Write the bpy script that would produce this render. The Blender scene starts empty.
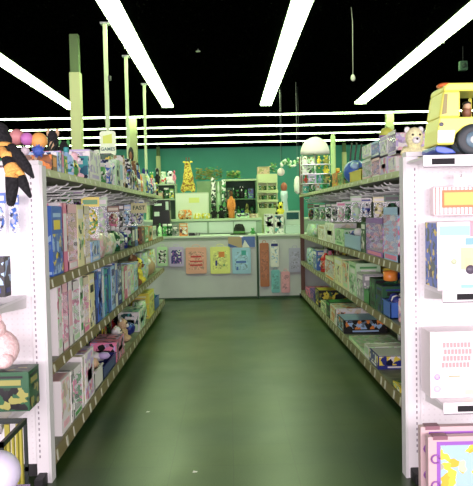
import bpy, math, random
from mathutils import Vector, Matrix
R = random.Random(7)
PI = math.pi
C = bpy.context.scene.collection
H = 1.25; F = 690.0

# ---------------------------------------------------------------- camera
def cam_axes(roll=1.2, vp=(228, 212)):
    ro = math.radians(roll)
    dx, dy = vp[0]-236.5, -(vp[1]-243)
    ux = dx*math.cos(ro)+dy*math.sin(ro); uy = -dx*math.sin(ro)+dy*math.cos(ro)
    yaw = math.atan(-ux/F); pit = math.atan(uy/math.hypot(F, ux))
    f = Vector((math.sin(yaw)*math.cos(pit), math.cos(yaw)*math.cos(pit), -math.sin(pit)))
    r = Vector((math.cos(yaw), -math.sin(yaw), 0)); u = r.cross(f)
    return f, r*math.cos(ro)-u*math.sin(ro), r*math.sin(ro)+u*math.cos(ro)
fw, rt, up = cam_axes()
cd = bpy.data.cameras.new('camera'); cam = bpy.data.objects.new('camera', cd); C.objects.link(cam)
cd.sensor_fit = 'HORIZONTAL'; cd.sensor_width = 36; cd.lens = F/473*36; cd.clip_start = .05; cd.clip_end = 100
m = Matrix((rt, up, -fw)).transposed().to_4x4(); m.translation = Vector((0, 0, H)); cam.matrix_world = m
bpy.context.scene.camera = cam
def at(px, py, Y):
    """a point of the photograph at distance Y down the aisle"""
    d = fw*F + rt*(px-236.5) - up*(py-243); return Vector((0, 0, H)) + d*(Y/d.y)
def rect(x0, x1, y0, y1, Y):
    a = at(x0, y0, Y); b = at(x1, y1, Y); return (a.x+b.x)/2, abs(b.x-a.x), min(a.z, b.z), max(a.z, b.z)

# ---------------------------------------------------------------- materials
COL = {'white': (.86,.84,.82), 'pink': (.85,.25,.42), 'pale pink': (.9,.55,.6), 'purple': (.32,.12,.5), 'lilac': (.6,.48,.8),
 'blue': (.06,.16,.55), 'pale blue': (.4,.6,.85), 'navy': (.02,.03,.22), 'green': (.08,.35,.1), 'dark green': (.02,.1,.04), 'pale green': (.55,.78,.5),
 'yellow': (.85,.7,.08), 'pale yellow': (.85,.82,.45), 'orange': (.85,.28,.05), 'red': (.65,.04,.04), 'brown': (.22,.09,.04), 'black': (.008,.008,.01),
 'grey': (.35,.36,.36), 'cream': (.8,.72,.52), 'teal': (.05,.38,.38), 'olive': (.3,.3,.08), 'tan': (.6,.42,.25)}
_m = {}
def col(c): return COL[c] if isinstance(c, str) else c
def mat(c, rough=.5, metal=0, emit=0, alpha=None, trans=0):
    k = ('m', c, rough, metal, emit, alpha, trans)
    if k in _m: return _m[k]
    M = bpy.data.materials.new(f'{c}'[:40]); M.use_nodes = True; b = M.node_tree.nodes['Principled BSDF']
    b.inputs['Base Color'].default_value = (*col(c), 1); b.inputs['Roughness'].default_value = rough; b.inputs['Metallic'].default_value = metal
    if emit: b.inputs['Emission Color'].default_value = (*col(c), 1); b.inputs['Emission Strength'].default_value = emit
    if trans: b.inputs['Transmission Weight'].default_value = trans
    if alpha is not None: b.inputs['Alpha'].default_value = alpha
    _m[k] = M; return M
def art(cs, scale=14, seed=0, dark=True):
    scale *= .55
    """busy printed artwork: flat patches in the palette cs"""
    k = ('a', tuple(cs), scale, seed, dark)
    if k in _m: return _m[k]
    M = bpy.data.materials.new('print_' + '_'.join(str(c)[:9] for c in cs)); M.use_nodes = True; nt = M.node_tree; N = nt.nodes; L = nt.links
    b = N['Principled BSDF']; b.inputs['Roughness'].default_value = .35
    tc = N.new('ShaderNodeTexCoord'); oi = N.new('ShaderNodeObjectInfo'); ad = N.new('ShaderNodeVectorMath'); ad.operation = 'ADD'
    sc = N.new('ShaderNodeVectorMath'); sc.operation = 'SCALE'; sc.inputs['Scale'].default_value = 37.0 + seed
    L.new(oi.outputs['Random'], sc.inputs[0]); L.new(tc.outputs['Object'], ad.inputs[0]); L.new(sc.outputs[0], ad.inputs[1])
    no = N.new('ShaderNodeTexNoise'); no.inputs['Scale'].default_value = scale*1.3; no.inputs['Detail'].default_value = 2
    wv = N.new('ShaderNodeVectorMath'); wv.operation = 'SCALE'; wv.inputs['Scale'].default_value = .8/scale
    w2 = N.new('ShaderNodeVectorMath'); w2.operation = 'ADD'
    vo = N.new('ShaderNodeTexVoronoi'); vo.inputs['Scale'].default_value = scale*3.2; vo.distance = ('EUCLIDEAN', 'CHEBYCHEV', 'MANHATTAN')[seed % 3]; vo.inputs['Randomness'].default_value = .85
    L.new(ad.outputs[0], no.inputs['Vector']); L.new(no.outputs['Color'], wv.inputs[0]); L.new(ad.outputs[0], w2.inputs[0]); L.new(wv.outputs[0], w2.inputs[1]); L.new(w2.outputs[0], vo.inputs['Vector'])
    sx = N.new('ShaderNodeSeparateColor'); L.new(vo.outputs['Color'], sx.inputs[0])
    cr = N.new('ShaderNodeValToRGB'); cr.color_ramp.interpolation = 'CONSTANT'; e = cr.color_ramp.elements
    n = len(cs); c0, c1, c2 = col(cs[0]), col(cs[1 % n]), col(cs[2 % n]); lum = lambda c: sum(c)/3
    dk = tuple(v*.16 for v in min((c0, c1, c2), key=lum)) if dark and min(lum(c0), lum(c1), lum(c2)) < .5 else tuple(v*.7 for v in min((c0, c1, c2), key=lum)); mid = tuple((p+q)/2*.7 for p, q in zip(c0, c1))
    e[0].position = 0; e[0].color = (*c0, 1); e[1].position = .34; e[1].color = (*c1, 1)
    for p, c in ((.56, c2), (.72, dk), (.82, mid), (.9, c0)):
        q = e.new(p); q.color = (*c, 1)
    L.new(sx.outputs[0], cr.inputs[0]); L.new(cr.outputs[0], b.inputs['Base Color']); _m[k] = M; return M
def noisy(name, c1, c2, scale, rough, lo=.4, hi=.6, bump=0, rough2=None):
    M = bpy.data.materials.new(name); M.use_nodes = True; nt = M.node_tree; N = nt.nodes; L = nt.links; b = N['Principled BSDF']
    tc = N.new('ShaderNodeTexCoord'); no = N.new('ShaderNodeTexNoise'); no.inputs['Scale'].default_value = scale; no.inputs['Detail'].default_value = 5
    cr = N.new('ShaderNodeValToRGB'); e = cr.color_ramp.elements; e[0].position = lo; e[0].color = (*c1, 1); e[1].position = hi; e[1].color = (*c2, 1)
    L.new(tc.outputs['Object'], no.inputs['Vector']); L.new(no.outputs['Fac'], cr.inputs[0]); L.new(cr.outputs[0], b.inputs['Base Color'])
    b.inputs['Roughness'].default_value = rough
    if bump:
        bp = N.new('ShaderNodeBump'); bp.inputs['Strength'].default_value = bump; bp.inputs['Distance'].default_value = .01
        L.new(no.outputs['Fac'], bp.inputs['Height']); L.new(bp.outputs[0], b.inputs['Normal'])
    return M
def fur(c):
    k = ('fur', c)
    if k not in _m:
        a = col(c); _m[k] = noisy('plush_'+str(c)[:12], a, tuple(min(1, v*1.25+.01) for v in a), 90, .95, bump=.6)
    return _m[k]

WHITE = mat((.84,.83,.84), .42); METAL = mat((.7,.72,.72), .3, .8); CLEAR = mat((.9,.95,1), .08, alpha=.22)

# ---------------------------------------------------------------- mesh helper
class MB:
    def __init__(s): s.v = []; s.f = []; s.mi = []; s.m = []; s.sm = []
    def _mi(s, m):
        if m not in s.m: s.m.append(m)
        return s.m.index(m)
    def add(s, vs, fs, m, smooth=False, M=None):
        o = len(s.v); i = s._mi(m)
        s.v += [tuple(M @ Vector(v)) if M else tuple(v) for v in vs]
        for f in fs: s.f.append([o+k for k in f]); s.mi.append(i); s.sm.append(smooth)
        return s
    def box(s, x0, x1, y0, y1, z0, z1, m, M=None):
        return s.add([(x0,y0,z0),(x1,y0,z0),(x1,y1,z0),(x0,y1,z0),(x0,y0,z1),(x1,y0,z1),(x1,y1,z1),(x0,y1,z1)],
            [(3,2,1,0),(4,5,6,7),(0,1,5,4),(1,2,6,5),(2,3,7,6),(3,0,4,7)], m, M=M)
    def lathe(s, prof, m, n=16, cx=0, cy=0, M=None, sy=1):
        vs = []; fs = []
        for r, z in prof:
            for k in range(n): a = 2*PI*k/n; vs.append((cx+r*math.cos(a), cy+r*sy*math.sin(a), z))
        for j in range(len(prof)-1):
            for k in range(n): fs.append((j*n+k, j*n+(k+1) % n, (j+1)*n+(k+1) % n, (j+1)*n+k))
        fs.append(tuple(range(n-1, -1, -1))); fs.append(tuple((len(prof)-1)*n+k for k in range(n)))
        return s.add(vs, fs, m, True, M)
    def ball(s, c, r, m, n=14, M=None):
        rx, ry, rz = (r, r, r) if not hasattr(r, '__len__') else r
        vs = [(c[0], c[1], c[2]-rz)]; h = n//2
        for j in range(1, h):
            p = -PI/2+PI*j/h
            for k in range(n): a = 2*PI*k/n; vs.append((c[0]+rx*math.cos(p)*math.cos(a), c[1]+ry*math.cos(p)*math.sin(a), c[2]+rz*math.sin(p)))
        vs.append((c[0], c[1], c[2]+rz)); fs = []
        for k in range(n): fs.append((0, 1+(k+1) % n, 1+k)); fs.append((len(vs)-1, 1+(h-2)*n+k, 1+(h-2)*n+(k+1) % n))
        for j in range(h-2):
            for k in range(n): fs.append((1+j*n+k, 1+j*n+(k+1) % n, 1+(j+1)*n+(k+1) % n, 1+(j+1)*n+k))
        return s.add(vs, fs, m, True, M)
    def tube(s, pts, r, m, n=8, M=None):
        pts = [Vector(p) for p in pts]; rs = r if hasattr(r, '__len__') else [r]*len(pts); vs = []; fs = []
        for i, p in enumerate(pts):
            t = (pts[min(i+1, len(pts)-1)]-pts[max(i-1, 0)]).normalized()
            a = t.cross(Vector((0, 0, 1)))
            if a.length < .05: a = t.cross(Vector((0, 1, 0)))
            a.normalize(); b = t.cross(a)
            for k in range(n): q = 2*PI*k/n; vs.append(p+a*rs[i]*math.cos(q)+b*rs[i]*math.sin(q))
        for i in range(len(pts)-1):
            for k in range(n): fs.append((i*n+k, i*n+(k+1) % n, (i+1)*n+(k+1) % n, (i+1)*n+k))
        fs.append(tuple(range(n-1, -1, -1))); fs.append(tuple((len(pts)-1)*n+k for k in range(n)))
        return s.add(vs, fs, m, True, M)
    def prism(s, poly, y0, y1, m, M=None, smooth=False):   # poly in (x,z), extruded along y
        n = len(poly); vs = [(x, y0, z) for x, z in poly]+[(x, y1, z) for x, z in poly]
        fs = [tuple(range(n)), tuple(range(2*n-1, n-1, -1))]+[(i, n+i, n+(i+1) % n, (i+1) % n) for i in range(n)]
        return s.add(vs, fs, m, smooth, M)
    def build(s, name, parent=None, bevel=0):
        me = bpy.data.meshes.new(name); me.from_pydata(s.v, [], s.f)
        for m in s.m: me.materials.append(m)
        me.polygons.foreach_set('material_index', s.mi); me.polygons.foreach_set('use_smooth', s.sm); me.update()
        o = bpy.data.objects.new(name, me); C.objects.link(o)
        if parent: o.parent = parent
        if bevel:
            b = o.modifiers.new('bevel', 'BEVEL'); b.width = bevel; b.segments = 2; b.limit_method = 'ANGLE'
        return o
def empty(name, loc=(0,0,0), rz=0):
    o = bpy.data.objects.new(name, None); o.empty_display_size = .05; C.objects.link(o); o.location = loc; o.rotation_euler = (0, 0, rz); return o
LABELS = set()
def tag(o, label, cat, group=None):
    label = ' '.join(label.split()); assert label not in LABELS, label
    n = len(label.split()); assert 4 <= n <= 16, (n, label)
    LABELS.add(label); o['label'] = label; o['category'] = cat
    if group: o['group'] = group
    return o
def struct(mb, name): o = mb.build(name); o['kind'] = 'structure'; return o
def copy_tree(o, parent=None):
    c = o.copy(); C.objects.link(c); c.parent = parent
    for ch in o.children: copy_tree(ch, c)
    return c
def text(body, size, m, parent, loc, rot, name='lettering'):
    cu = bpy.data.curves.new(name, 'FONT'); cu.body = body; cu.size = size; cu.extrude = .0008; cu.align_x = 'CENTER'; cu.align_y = 'CENTER'; cu.offset = size*.02
    t = bpy.data.objects.new('t', cu); C.objects.link(t); bpy.context.view_layer.update()
    me = bpy.data.meshes.new_from_object(t.evaluated_get(bpy.context.evaluated_depsgraph_get())); bpy.data.objects.remove(t); me.materials.clear(); me.materials.append(m)
    o = bpy.data.objects.new(name, me); C.objects.link(o); o.parent = parent; o.location = loc; o.rotation_euler = rot; return o
ORD = ['first','second','third','fourth','fifth','sixth','seventh','eighth','ninth','tenth','eleventh','twelfth','thirteenth','fourteenth','fifteenth','sixteenth',
 'seventeenth','eighteenth','nineteenth','twentieth']
ORD += ['twenty-'+o for o in ORD[:9]]+['thirtieth']+['thirty-'+o for o in ORD[:9]]+['fortieth']+['forty-'+o for o in ORD[:9]]

# ---------------------------------------------------------------- room
CZ = 3.333; BW = 22.4
def floor_material():
    M = noisy('green_tile_floor', (.012,.046,.014), (.058,.095,.010), 1.1, .3, .35, .7)
    nt = M.node_tree; N = nt.nodes; L = nt.links; b = N['Principled BSDF']
    tc = N.new('ShaderNodeTexCoord'); br = N.new('ShaderNodeTexBrick'); br.offset = 0; br.inputs['Scale'].default_value = 1; br.inputs['Brick Width'].default_value = .305
    br.inputs['Row Height'].default_value = .305; br.inputs['Mortar Size'].default_value = .002; br.inputs['Color1'].default_value = (1,1,1,1)
    br.inputs['Color2'].default_value = (.86,.88,.86,1); br.inputs['Mortar'].default_value = (.55,.55,.55,1)
    L.new(tc.outputs['Object'], br.inputs['Vector'])
    mu = N.new('ShaderNodeMix'); mu.data_type = 'RGBA'; mu.blend_type = 'MULTIPLY'; mu.inputs[0].default_value = 1
    cr = [n for n in N if n.type == 'VALTORGB'][0]
    n2 = N.new('ShaderNodeTexNoise'); n2.inputs['Scale'].default_value = 160; n2.inputs['Detail'].default_value = 2
    mr = N.new('ShaderNodeMapRange'); mr.inputs[1].default_value = .3; mr.inputs[2].default_value = .7; mr.inputs[3].default_value = .6; mr.inputs[4].default_value = 1.3
    L.new(tc.outputs['Object'], n2.inputs['Vector']); L.new(n2.outputs['Fac'], mr.inputs[0])
    m2 = N.new('ShaderNodeVectorMath'); m2.operation = 'SCALE'; L.new(br.outputs['Color'], m2.inputs[0]); L.new(mr.outputs[0], m2.inputs['Scale'])
    L.new(cr.outputs[0], mu.inputs[6]); L.new(m2.outputs[0], mu.inputs[7]); L.new(mu.outputs[2], b.inputs['Base Color'])
    n3 = N.new('ShaderNodeTexNoise'); n3.inputs['Scale'].default_value = 2.3; n3.inputs['Detail'].default_value = 4; L.new(tc.outputs['Object'], n3.inputs['Vector'])
    mr2 = N.new('ShaderNodeMapRange'); mr2.inputs[3].default_value = .26; mr2.inputs[4].default_value = .44; L.new(n3.outputs['Fac'], mr2.inputs[0]); L.new(mr2.outputs[0], b.inputs['Roughness'])
    return M
struct(MB().box(-9, 9, -3, BW, -.1, 0, floor_material()), 'floor')
CEIL = noisy('black_speckled_ceiling', (.0003,.0004,.0003), (.10,.11,.09), 55, 1, .67, .74); CEIL.node_tree.nodes['Principled BSDF'].inputs['Specular IOR Level'].default_value = 0
struct(MB().box(-9, 9, -3, BW, CZ, CZ+.1, CEIL), 'ceiling')
TEAL = noisy('teal_green_wall', (.05,.33,.24), (.06,.38,.28), .7, .6)
SIDE = noisy('grey_green_wall', (.16,.2,.14), (.18,.22,.16), .7, .8)
struct(MB().box(-9, 9, BW, BW+.1, 0, CZ, TEAL), 'wall_back')
struct(MB().box(-9.1, -9, -3, BW, 0, CZ, SIDE), 'wall_left'); struct(MB().box(9, 9.1, -3, BW, 0, CZ, SIDE), 'wall_right')
fwall = MB()
fwall.box(-9, 9, -3.1, -3, 0, .5, SIDE).box(-9, 9, -3.1, -3, 2.8, CZ, SIDE)
for x in (-9, -4.6, -.15, 4.3): fwall.box(x, x+.3, -3.1, -3, .5, 2.8, SIDE)
fwall.box(8.7, 9, -3.1, -3, .5, 2.8, SIDE)
struct(fwall, 'wall_front')

# columns
POLE = mat((.46,.50,.24), .6)
def column(x, y, w, label, top=None):
    r = empty('support_column', (x, y, 0))
    t = top or CZ
    MB().box(-w/2, w/2, -w/2, w/2, 0, t, POLE).build('column_shaft', r, .006)
    if top:
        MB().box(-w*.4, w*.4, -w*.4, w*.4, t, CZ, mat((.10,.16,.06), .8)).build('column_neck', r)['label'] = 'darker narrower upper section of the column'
    MB().box(-w*.75, w*.75, -w*.75, w*.75, 0, .03, mat((.2,.2,.18), .6)).build('base_plate', r)
    tag(r, label, 'column')
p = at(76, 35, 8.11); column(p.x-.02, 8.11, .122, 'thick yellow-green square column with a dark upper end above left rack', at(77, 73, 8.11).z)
column(-2.02, 15.1, .16, 'pale green column rising behind left rack below ceiling light rows')
column(3.56, 15.1, .16, 'pale green column behind right rack, left of the toy truck')
column(-2.15, 21.8, .13, 'small teal column in front of back wall, far left of giraffe', 3.05)
column(3.68, 21.7, .13, 'small teal column before back wall, right of white dome lamp', 3.05)

# ---------------------------------------------------------------- lights
GL = (.74, 1.0, .52)
def fixture(L, strength):
    r = empty('strip_light')
    MB().box(-.10, .10, -L/2, L/2, -.012, 0, mat((.5,.55,.45), .5)).build('housing', r)
    pr = [(-.105,-.012), (-.11,-.025), (-.09,-.046), (0,-.052), (.09,-.046), (.11,-.025), (.105,-.012)]
    MB().prism(pr, -L/2+.012, L/2-.012, mat(GL, .4, emit=strength)).build('diffuser', r)
    MB().box(-.112, .112, -L/2, -L/2+.012, -.055, 0, mat((.5,.55,.45), .5)).build('end_cap', r)
    MB().box(-.112, .112, L/2-.012, L/2, -.055, 0, mat((.5,.55,.45), .5)).build('end_cap', r)
    return r
FL = 2.4
proto = fixture(FL, 14.0); used = [False]
def put_light(x, y, rz, label, grp):
    o = proto if not used[0] else copy_tree(proto); used[0] = True
    o.location = (x, y, CZ); o.rotation_euler = (0, 0, rz); return tag(o, label, 'ceiling light', grp)
for nm, X in (('far left', -2.95), ('left', -1.115), ('centre', .775), ('right', 2.60)):
    for k in range(3):
        y = 13.4 - FL/2 - k*FL
        put_light(X, y, 0, f'long white strip light in the {nm} lengthwise run, {ORD[k]} from the far end', 'lengthwise ceiling lights')
for j, Y in enumerate((14.9, 16.85, 18.7, 20.7)):
    for k in range(7):
        put_light(-7.2+k*FL, Y, PI/2, f'strip light in the {ORD[j]} crosswise row past the aisle lights, {ORD[k]} from left', 'crosswise ceiling lights').scale = (.6, 1, .45)

# daylight from the shop windows behind the photographer
for k, x in enumerate((-6.6, -2.1, 2.35, 6.5)):
    ld = bpy.data.lights.new('shop_window_daylight', 'AREA'); ld.shape = 'RECTANGLE'; ld.size = 4.0; ld.size_y = 2.2; ld.energy = 260; ld.color = (1, .86, .93)
    lo = bpy.data.objects.new('shop_window_daylight', ld); C.objects.link(lo); lo.location = (x, -2.95, 1.65); lo.rotation_euler = (PI/2, 0, 0)
    lo.rotation_euler = Vector((0, 1, 0)).to_track_quat('-Z', 'Z').to_euler()
w = bpy.data.worlds.new('world'); bpy.context.scene.world = w; w.use_nodes = True
w.node_tree.nodes['Background'].inputs[0].default_value = (.3,.35,.3,1); w.node_tree.nodes['Background'].inputs[1].default_value = .02

# power poles, cord, sprinkler, sign
for (px, py), nm, Yp, extra in (((107, 15), 'nearest', 7.62, 1), ((127, 55), 'middle', 9.2, 0), ((145, 78), 'farthest', 9.06, 0)):
    if nm == 'farthest': q = at(145, 120, 11.18); q.y = 11.18
    else: q = at(px, 100, Yp); q.y = Yp
    r = empty('power_pole', (q.x, q.y, 0))
    z0 = 1.472 if nm == 'nearest' else 0
    MB().box(-.02, .02, -.02, .02, z0, CZ, mat((.42,.5,.3), .5)).build('pole', r)
    MB().box(-.045, .045, -.045, .045, CZ-.02, CZ-.001, METAL).build('ceiling_plate', r)
    if extra: MB().box(.022, .05, -.02, .02, 2.71, 2.76, mat('black')).build('outlet', r)['label'] = 'small black outlet box'
    tag(r, f'thin pale green pole from ceiling to left rack, {nm} of the three', 'pole', 'thin poles over the left rack')
def hang_sign():
    a = at(107.5, 131, 7.25); b = at(107.5, 156, 7.25)
    r = empty('hanging_sign', (a.x, 7.25, b.z)); h = a.z-b.z; w = .165
    pl = []
    for cx, cz, a0 in ((w/2-.03, .03, -90), (w/2-.03, h-.03, 0), (-w/2+.03, h-.03, 90), (-w/2+.03, .03, 180)):
        for t in (0, 30, 60, 90): an = math.radians(a0+t); pl.append((cx+.03*math.cos(an), cz+.03*math.sin(an)))
    MB().prism(pl, -.006, .006, mat((.72,.8,.62), .5)).build('sign_board', r)
    MB().box(-.05, .045, -.009, -.006, h*.5, h*.8, mat((.6,.68,.12), .5)).prism([(-.05,h*.8),(.045,h*.8),(.045,h*.88)], -.009, -.006, mat((.6,.68,.12), .5)).build('picture_panel', r)['label'] = 'yellow-green picture panel'
    text('GAMES', .048, mat((.05,.16,.14)), r, (0, -.008, h*.27), (PI/2, 0, 0))
    MB().tube([(.0, .03, h*.85), (0, 0, h*.85)], .006, METAL).build('mounting_clip', r)
    tag(r, 'small rounded pale sign with yellow picture fixed on the nearest thin pole', 'sign')
hang_sign()
def cord():
    a = at(353, 80, 7.2); r = empty('pendant_socket', (a.x, 7.2, a.z))
    MB().tube([(0,0,.02), (0.003,0,.6), (-.01,0,CZ-a.z)], .004, mat((.35,.4,.28), .6)).build('cord', r)
    MB().lathe([(.004,.06),(.018,.045),(.024,.02),(.02,0),(.008,-.012)], mat((.6,.66,.5), .5)).build('socket', r)
    tag(r, 'thin pale cord with a bulb-like end hanging from black ceiling', 'cord')
cord()
def sprinkler():
    a = at(198, 47, 8.9); r = empty('ceiling_sprinkler', (a.x, 8.9, a.z-.06))
    MB().tube([(0,0,0), (0,0,CZ-a.z+.06)], .006, mat((.2,.25,.18), .5)).build('drop_pipe', r)
    MB().lathe([(.03,.0),(.03,.008),(.012,.016)], mat((.35,.42,.3), .5)).build('deflector', r)
    tag(r, 'tiny sprinkler hanging under black ceiling between left and centre lights', 'sprinkler')
sprinkler()
def dim_box():
    a = at(463, 66, 9.0); r = empty('hanging_speaker', (a.x, 9.0, a.z))
    MB().box(-.05, .05, -.04, .04, -.06, .06, mat((.02,.06,.03), .8)).build('speaker_case', r, .008); MB().lathe([(.035,0),(.035,.004)], mat((.012,.03,.016), .8), M=Matrix.Translation((0,-.04,0)) @ Matrix.Rotation(PI/2, 4, 'X')).build('speaker_grille', r)
    MB().tube([(0,0,.06),(0,0,CZ-a.z)], .004, mat('black', .9)).build('drop_wire', r)
    tag(r, 'dim green speaker box high under ceiling, above the toy truck', 'speaker')
dim_box()

# ---------------------------------------------------------------- racks
LIPT = mat((.40,.42,.22), .45); LIP = mat((.20,.165,.07), .45); TAGM = mat((.62,.64,.5), .5); DECK = noisy('shaded_shelf_paint', (.18,.2,.12), (.24,.26,.17), 9, .5)  # deck colour darkened to deepen the shade between the shelves
def pegboard_mat():
    M = bpy.data.materials.new('pegboard'); M.use_nodes = True; nt = M.node_tree; N = nt.nodes; L = nt.links; b = N['Principled BSDF']
    b.inputs['Roughness'].default_value = .45
    tc = N.new('ShaderNodeTexCoord'); mo = N.new('ShaderNodeVectorMath'); mo.operation = 'SCALE'; mo.inputs['Scale'].default_value = 1/.0254
    fr = N.new('ShaderNodeVectorMath'); fr.operation = 'FRACTION'; su = N.new('ShaderNodeVectorMath'); su.operation = 'SUBTRACT'; su.inputs[1].default_value = (.5,.5,.5)
    sp = N.new('ShaderNodeSeparateXYZ'); a = N.new('ShaderNodeMath'); a.operation = 'MULTIPLY'; a2 = N.new('ShaderNodeMath'); a2.operation = 'MULTIPLY'
    ad = N.new('ShaderNodeMath'); ad.operation = 'ADD'; lt = N.new('ShaderNodeMath'); lt.operation = 'LESS_THAN'; lt.inputs[1].default_value = .03
    mx = N.new('ShaderNodeMix'); mx.data_type = 'RGBA'; mx.inputs[6].default_value = (.85,.84,.85,1); mx.inputs[7].default_value = (.79,.77,.78,1)
    L.new(tc.outputs['Object'], mo.inputs[0]); L.new(mo.outputs[0], fr.inputs[0]); L.new(fr.outputs[0], su.inputs[0]); L.new(su.outputs[0], sp.inputs[0])
    L.new(sp.outputs['X'], a.inputs[0]); L.new(sp.outputs['X'], a.inputs[1]); L.new(sp.outputs['Z'], a2.inputs[0]); L.new(sp.outputs['Z'], a2.inputs[1])
    L.new(a.outputs[0], ad.inputs[0]); L.new(a2.outputs[0], ad.inputs[1]); L.new(ad.outputs[0], lt.inputs[0]); L.new(lt.outputs[0], mx.inputs[0]); L.new(mx.outputs[2], b.inputs['Base Color'])
    return M
PEG = pegboard_mat(); WIRE = mat((.84,.86,.84), .35)
def rack(name, face, s, y0, y1, levels, label):
    """double-sided aisle rack; s=+1 when the aisle is on its +x side"""
    D = .44; cx = face - s*(D+.01); r = empty(name, (cx, (y0+y1)/2, 0)); Lh = (y1-y0)/2
    MB().box(-.012, .012, -Lh, Lh, .1, 1.46, mat((.04,.055,.03), .6)).build('back_panel', r)  # panel colour kept extra dark, adds shadow depth behind the goods
    nb = 5; bl = 2*Lh/nb
    for k in range(nb+1):
        y = -Lh+k*bl; MB().box(-.03, .03, y-.012, y+.012, 0, 1.47, WHITE).build('upright', r)
    for k in range(nb):
        ya, yb = -Lh+k*bl+.003, -Lh+(k+1)*bl-.003
        for li, z in enumerate(levels):
            d = D if li else D+.0
            xi, xo = (.014, d) if s > 0 else (-d, -.014)
            sh = MB().box(xi, xo, ya, yb, z-.03, z, DECK).build('shelf', r)
            xf = s*d
            a, b = (xf, xf+s*.012) if s > 0 else (xf+s*.012, xf)
            hb = (.058, .043, .043, .030)[li]
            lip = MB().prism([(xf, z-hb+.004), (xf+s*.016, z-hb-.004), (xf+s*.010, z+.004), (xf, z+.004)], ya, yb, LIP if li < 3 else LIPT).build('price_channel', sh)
            y = ya+.03+R.random()*.03
            while y < yb-.05:
                wd = R.choice((.02,.025,.03)); x = xf+s*.0165
                MB().prism([(x-s*.001, z-hb+.006), (x+s*.002, z-hb+.002), (x-s*.003, z-.004), (x-s*.006, z-.004)], y, y+wd, TAGM).build('price_tag', sh)
                y += R.choice((.16, .2, .24))
            if li == 0:
                MB().box(min(s*.02, s*(d-.04)), max(s*.02, s*(d-.04)), ya, yb, 0, z-.03, mat((.03,.03,.03), .7)).build('kick_plate', sh)
        for z in levels:   # plain far side
            xi, xo = (-D, -.014) if s > 0 else (.014, D)
            MB().box(xi, xo, ya, yb, z-.03, z, DECK).build('shelf', r)
    # peg hooks under the top shelf
    n = 0
    for zz, dep, st in ((1.40, .41, .14), (1.36, .40, .2), (1.315, .36, .22)):
        y = -Lh+.08
        while y < Lh-.05 and n < 90:
            zj = zz+R.uniform(-.018, .018); dj = dep-R.random()*.06; yj = y+R.uniform(-.03, .03)
            MB().tube([(s*.012, y, zj), (s*dj, yj, zj+.006), (s*(dj+.02), yj, zj+.022)], .0048, WIRE, 6).build('peg_hook', r); n += 1
            y += st + R.uniform(-.03, .03)
    tag(r, label, 'shelving rack')
    return r
LV = [.115, .535, .945, 1.47]
rack('shelving_rack', -.86, 1, 3.275, 9.1, LV, 'long double-sided white steel shelving rack left of aisle, crowded with boxed toys')
RV = [.115, .535, .915, 1.47]
rack('shelving_rack', 1.02, -1, 3.275, 9.8, RV, 'long double-sided white steel shelving rack on right side of the aisle')

def endcap(x0, x1, y, s, shelves, depth, label):
    """end display facing the camera; inner edge x0 towards the aisle"""
    r = empty('end_display_rack', ((x0+x1)/2, y, 0)); hw = abs(x1-x0)/2; o = -1 if s > 0 else 1   # o: side of the aisle edge
    T = 1.485
    MB().box(-hw+.03, hw-.03, -.004, .008, .09, T-.01, PEG).build('pegboard_panel', r)
    for q in (-1, 1):
        u = MB().box(q*(hw-.028)-.028, q*(hw-.028)+.028, -.012, .03, 0, T, WHITE).build('upright', r, .002)
        sl = MB(); z = .12
        while z < T-.05: xx = q*(hw-.040); sl.box(xx-.0028, xx+.0028, -.0145, -.011, z, z+.012, mat((.3,.27,.3), .6)); z += .026
        sl.build('slots', u)
        MB().box(q*(hw)-.012 if q < 0 else hw, q*hw if q < 0 else hw+.012, -.012, .06, .0, T-.003, mat((.72,.74,.72), .5)).build('edge_trim', r)
        MB().box(q*(hw-.028)-.02, q*(hw-.028)+.02, -.10, .03, 0, .05, mat((.01,.01,.012), .6)).build('foot', r, .004)
    MB().box(-hw, hw, -.02, .05, T, T+.02, WHITE).build('top_rail', r)
    for z in shelves:
        ed = .004 if z > 1.4 else .08
        sh = MB().box(-hw+ed, hw-ed, -depth, -.006, z-.012, z, WHITE).build('shelf', r)
        MB().box(-hw+ed, hw-ed, -depth-.012, -depth, z-.04, z+.006, WHITE).build('price_channel', sh)
        MB().box(-hw+ed+.003, hw-ed-.003, -depth-.0125, -depth-.004, z-.045, z-.040, mat((.2,.18,.2), .5)).build('channel_edge', sh)
        for q in ((-1, 1) if z < 1.4 else ()):
            xb = q*(hw-ed-.004)
            MB().prism([(-.008, -.06), (-.008, -.005), (-depth, -.005), (-depth, -.03)], xb-.003, xb+.003, mat((.72,.72,.7), .5),
                       M=Matrix.Translation((0,0,z)) @ Matrix(((0,1,0,0),(1,0,0,0),(0,0,1,0),(0,0,0,1)))).build('bracket', sh)
        q = o; xs = q*(hw-ed)-q*(.06 if ed > .01 else .035)
        MB().box(min(xs, xs-q*.095), max(xs, xs-q*.095), -depth-.0145, -depth-.012, z-.033, z-.008, mat((.008,.008,.01), .8)).build('label_holder', sh)['label'] = 'black shelf label'
    tag(r, label, 'shelving rack'); return r
endcap(-.862, -1.95, 3.2, -1, (.41, .885), .40, 'white pegboard end display at left edge with wall shelves, closest to camera')
endcap(.812, 1.95, 3.15, 1, (.42, .895, 1.462), .27, 'white pegboard end display at right edge, under the yellow toy truck')

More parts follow.
